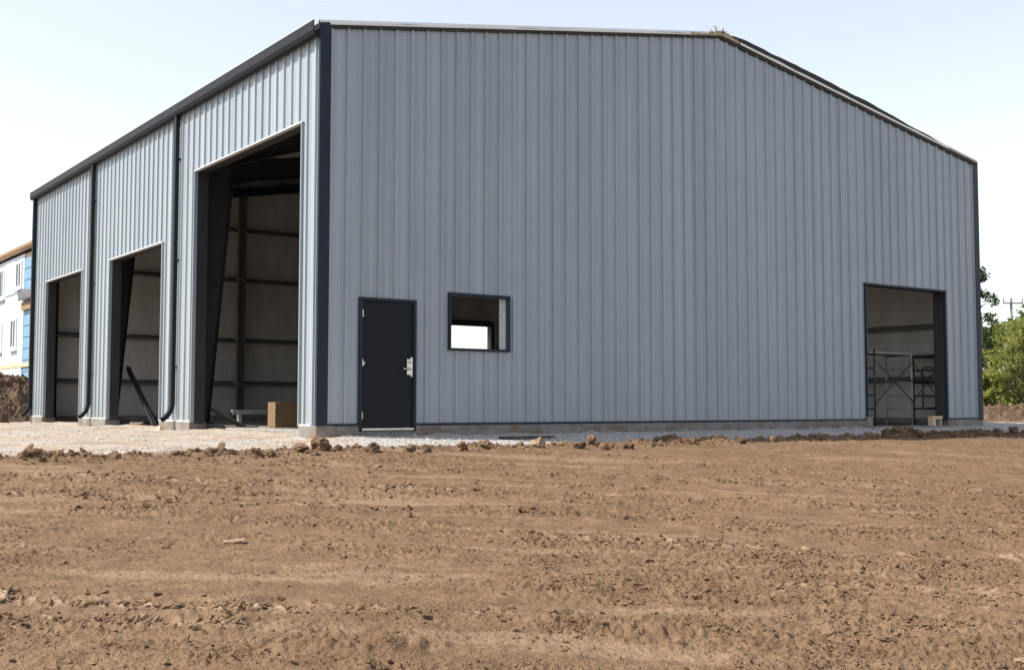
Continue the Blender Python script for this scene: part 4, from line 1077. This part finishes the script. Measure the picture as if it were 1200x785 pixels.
# ------------------------------------------------------------------ single clods, rocks and scraps near the gravel edge
IV3, IF3 = ico(3)
def ground_hit(px, py):
    d = fw + rt*((px-600)/F_PX) - up*((py-392.5)/F_PX)
    t = (-0.215+0.064*CAM.y-CAM.z)/(d.z-0.064*d.y)
    p = CAM + d*t; return p.x, p.y
def clod(px, py, wpx, flat, mat, label, seed, name='earth_clod', cat='clod', group=None, angular=0.55):
    x, y = ground_hit(px, py)
    s, _ = FWD(x, y); r = wpx/F_PX*s/2
    rg = np.random.default_rng(seed)
    v = IV3.copy()
    for k in range(11):     # chop flat facets, then roughen
        nv = rg.standard_normal(3); nv /= np.linalg.norm(nv); dd = v@nv; lim = rg.uniform(0.6, 0.95)
        v = v - np.outer(np.maximum(dd-lim, 0), nv)
    nz = fbm(v[:, 0]*1.0+seed, v[:, 1]+v[:, 2]*1.7, 0.9, 4, seed)
    v = v*(1+angular*nz)[:, None]*np.array([1.15, rg.uniform(0.7, 1.0), flat])
    a = rg.random()*6.28; ca, sa = math.cos(a), math.sin(a)
    v = np.stack([v[:, 0]*ca*0.9-v[:, 1]*sa, v[:, 0]*sa+v[:, 1]*ca, v[:, 2]], 1)*r
    zd = float(max(dirt_height(np.array([x]), np.array([y]))[0][0], gravel_height(np.array([x]), np.array([y]))[0][0]))
    o = mesh_np(name, v, IF3, M[mat]); o.location = (x, y, zd - v[:, 2].min()*0.55)
    return tag(o, label, cat, group)
clod(376, 531, 24, 0.75, 'clod_dirt', 'largest rounded brown clod on the gravel rim near the building corner', 901)
clod(437, 532, 21, 0.75, 'heap_dirt', 'dark brown clod lying alone on the gravel before the door', 902)
clod(631, 526, 18, 0.8, 'pale_rock', 'pale tan angular rock with whitish top on the gravel rim', 903, 'rock', 'rock')
clod(353, 532, 20, 0.6, 'clod_dirt', 'flat brown clod against the largest rounded clod', 904)
clod(366, 535, 17, 0.5, 'heap_dirt', 'low dark clod at the foot of the largest rounded clod', 905)
clod(396, 531, 12, 0.9, 'clod_dirt', 'small upright clod beside the largest rounded clod', 906)
clod(693, 523, 16, 0.9, 'clod_dirt', 'tallest clod of the heap beyond the pale rock', 907)
clod(35, 541, 20, 0.5, 'clod_dirt', 'broad flat clod at the end of the gravel drive', 908)
grp = 'small clods along the gravel rim'
for i, (a, b, w) in enumerate(((318, 536, 12), (302, 536, 11), (480, 531, 15), (500, 531, 11), (541, 529, 14), (567, 528, 10), (680, 526, 14), (708, 527, 13), (717, 525, 11), (737, 526, 13), (765, 525, 10), (812, 522, 11),
                               (868, 521, 12), (905, 519, 12), (960, 517, 10), (100, 537, 14), (134, 537, 11), (205, 536, 11), (250, 535, 10))):
    clod(a, b, w, 0.75, 'clod_dirt' if i % 3 else 'heap_dirt', 'small brown earth clod on the rim between gravel and dirt', 920+i, group=grp)
for i, (a, b, w) in enumerate(((1040, 513, 15), (1052, 512, 17), (1064, 512, 18), (1076, 514, 13), (1116, 513, 10), (1150, 512, 11), (1170, 511, 12), (1188, 510, 14))):
    clod(a, b, w, 0.8, 'heap_dirt', 'earth clod coloured dark for the building shade before the right gable doorway', 950+i, group='shaded clods by the right gable doorway')  # darker soil colour paints the building's shade onto these clods
for i, (a, b, w) in enumerate(((664, 722, 18), (648, 720, 13), (1038, 755, 14), (905, 745, 9))):
    clod(a, b, w, 0.55, 'heap_dirt', 'dark clod lying out on the open dirt field', 970+i, group='dark clods on the open field')
clod(1196, 778, 15, 0.5, 'pale_rock', 'whitish flat stone lying out on the open dirt field', 980, 'stone', 'stone')
# wood chip and dark board
x, y = ground_hit(275, 637); z = float(dirt_height(np.array([x]), np.array([y]))[0][0])
tag(MB().bar((x-0.09, y-0.0, z+0.012), (x+0.05, y-0.075, z+0.03), 0.035, 0.012).build('wood_chip', M['pale_timber']), 'pale sliver of wood lying on the open dirt field', 'wood chip')
z = float(gravel_height(np.array([3.4]), np.array([-0.95]))[0][0])
board((2.85, -1.02, z+0.035), (3.95, -0.98, z+0.03), 0.14, 0.035, M['dark_steel'], 'timber_board', 'dark wet board lying on the gravel below the window', 'board')
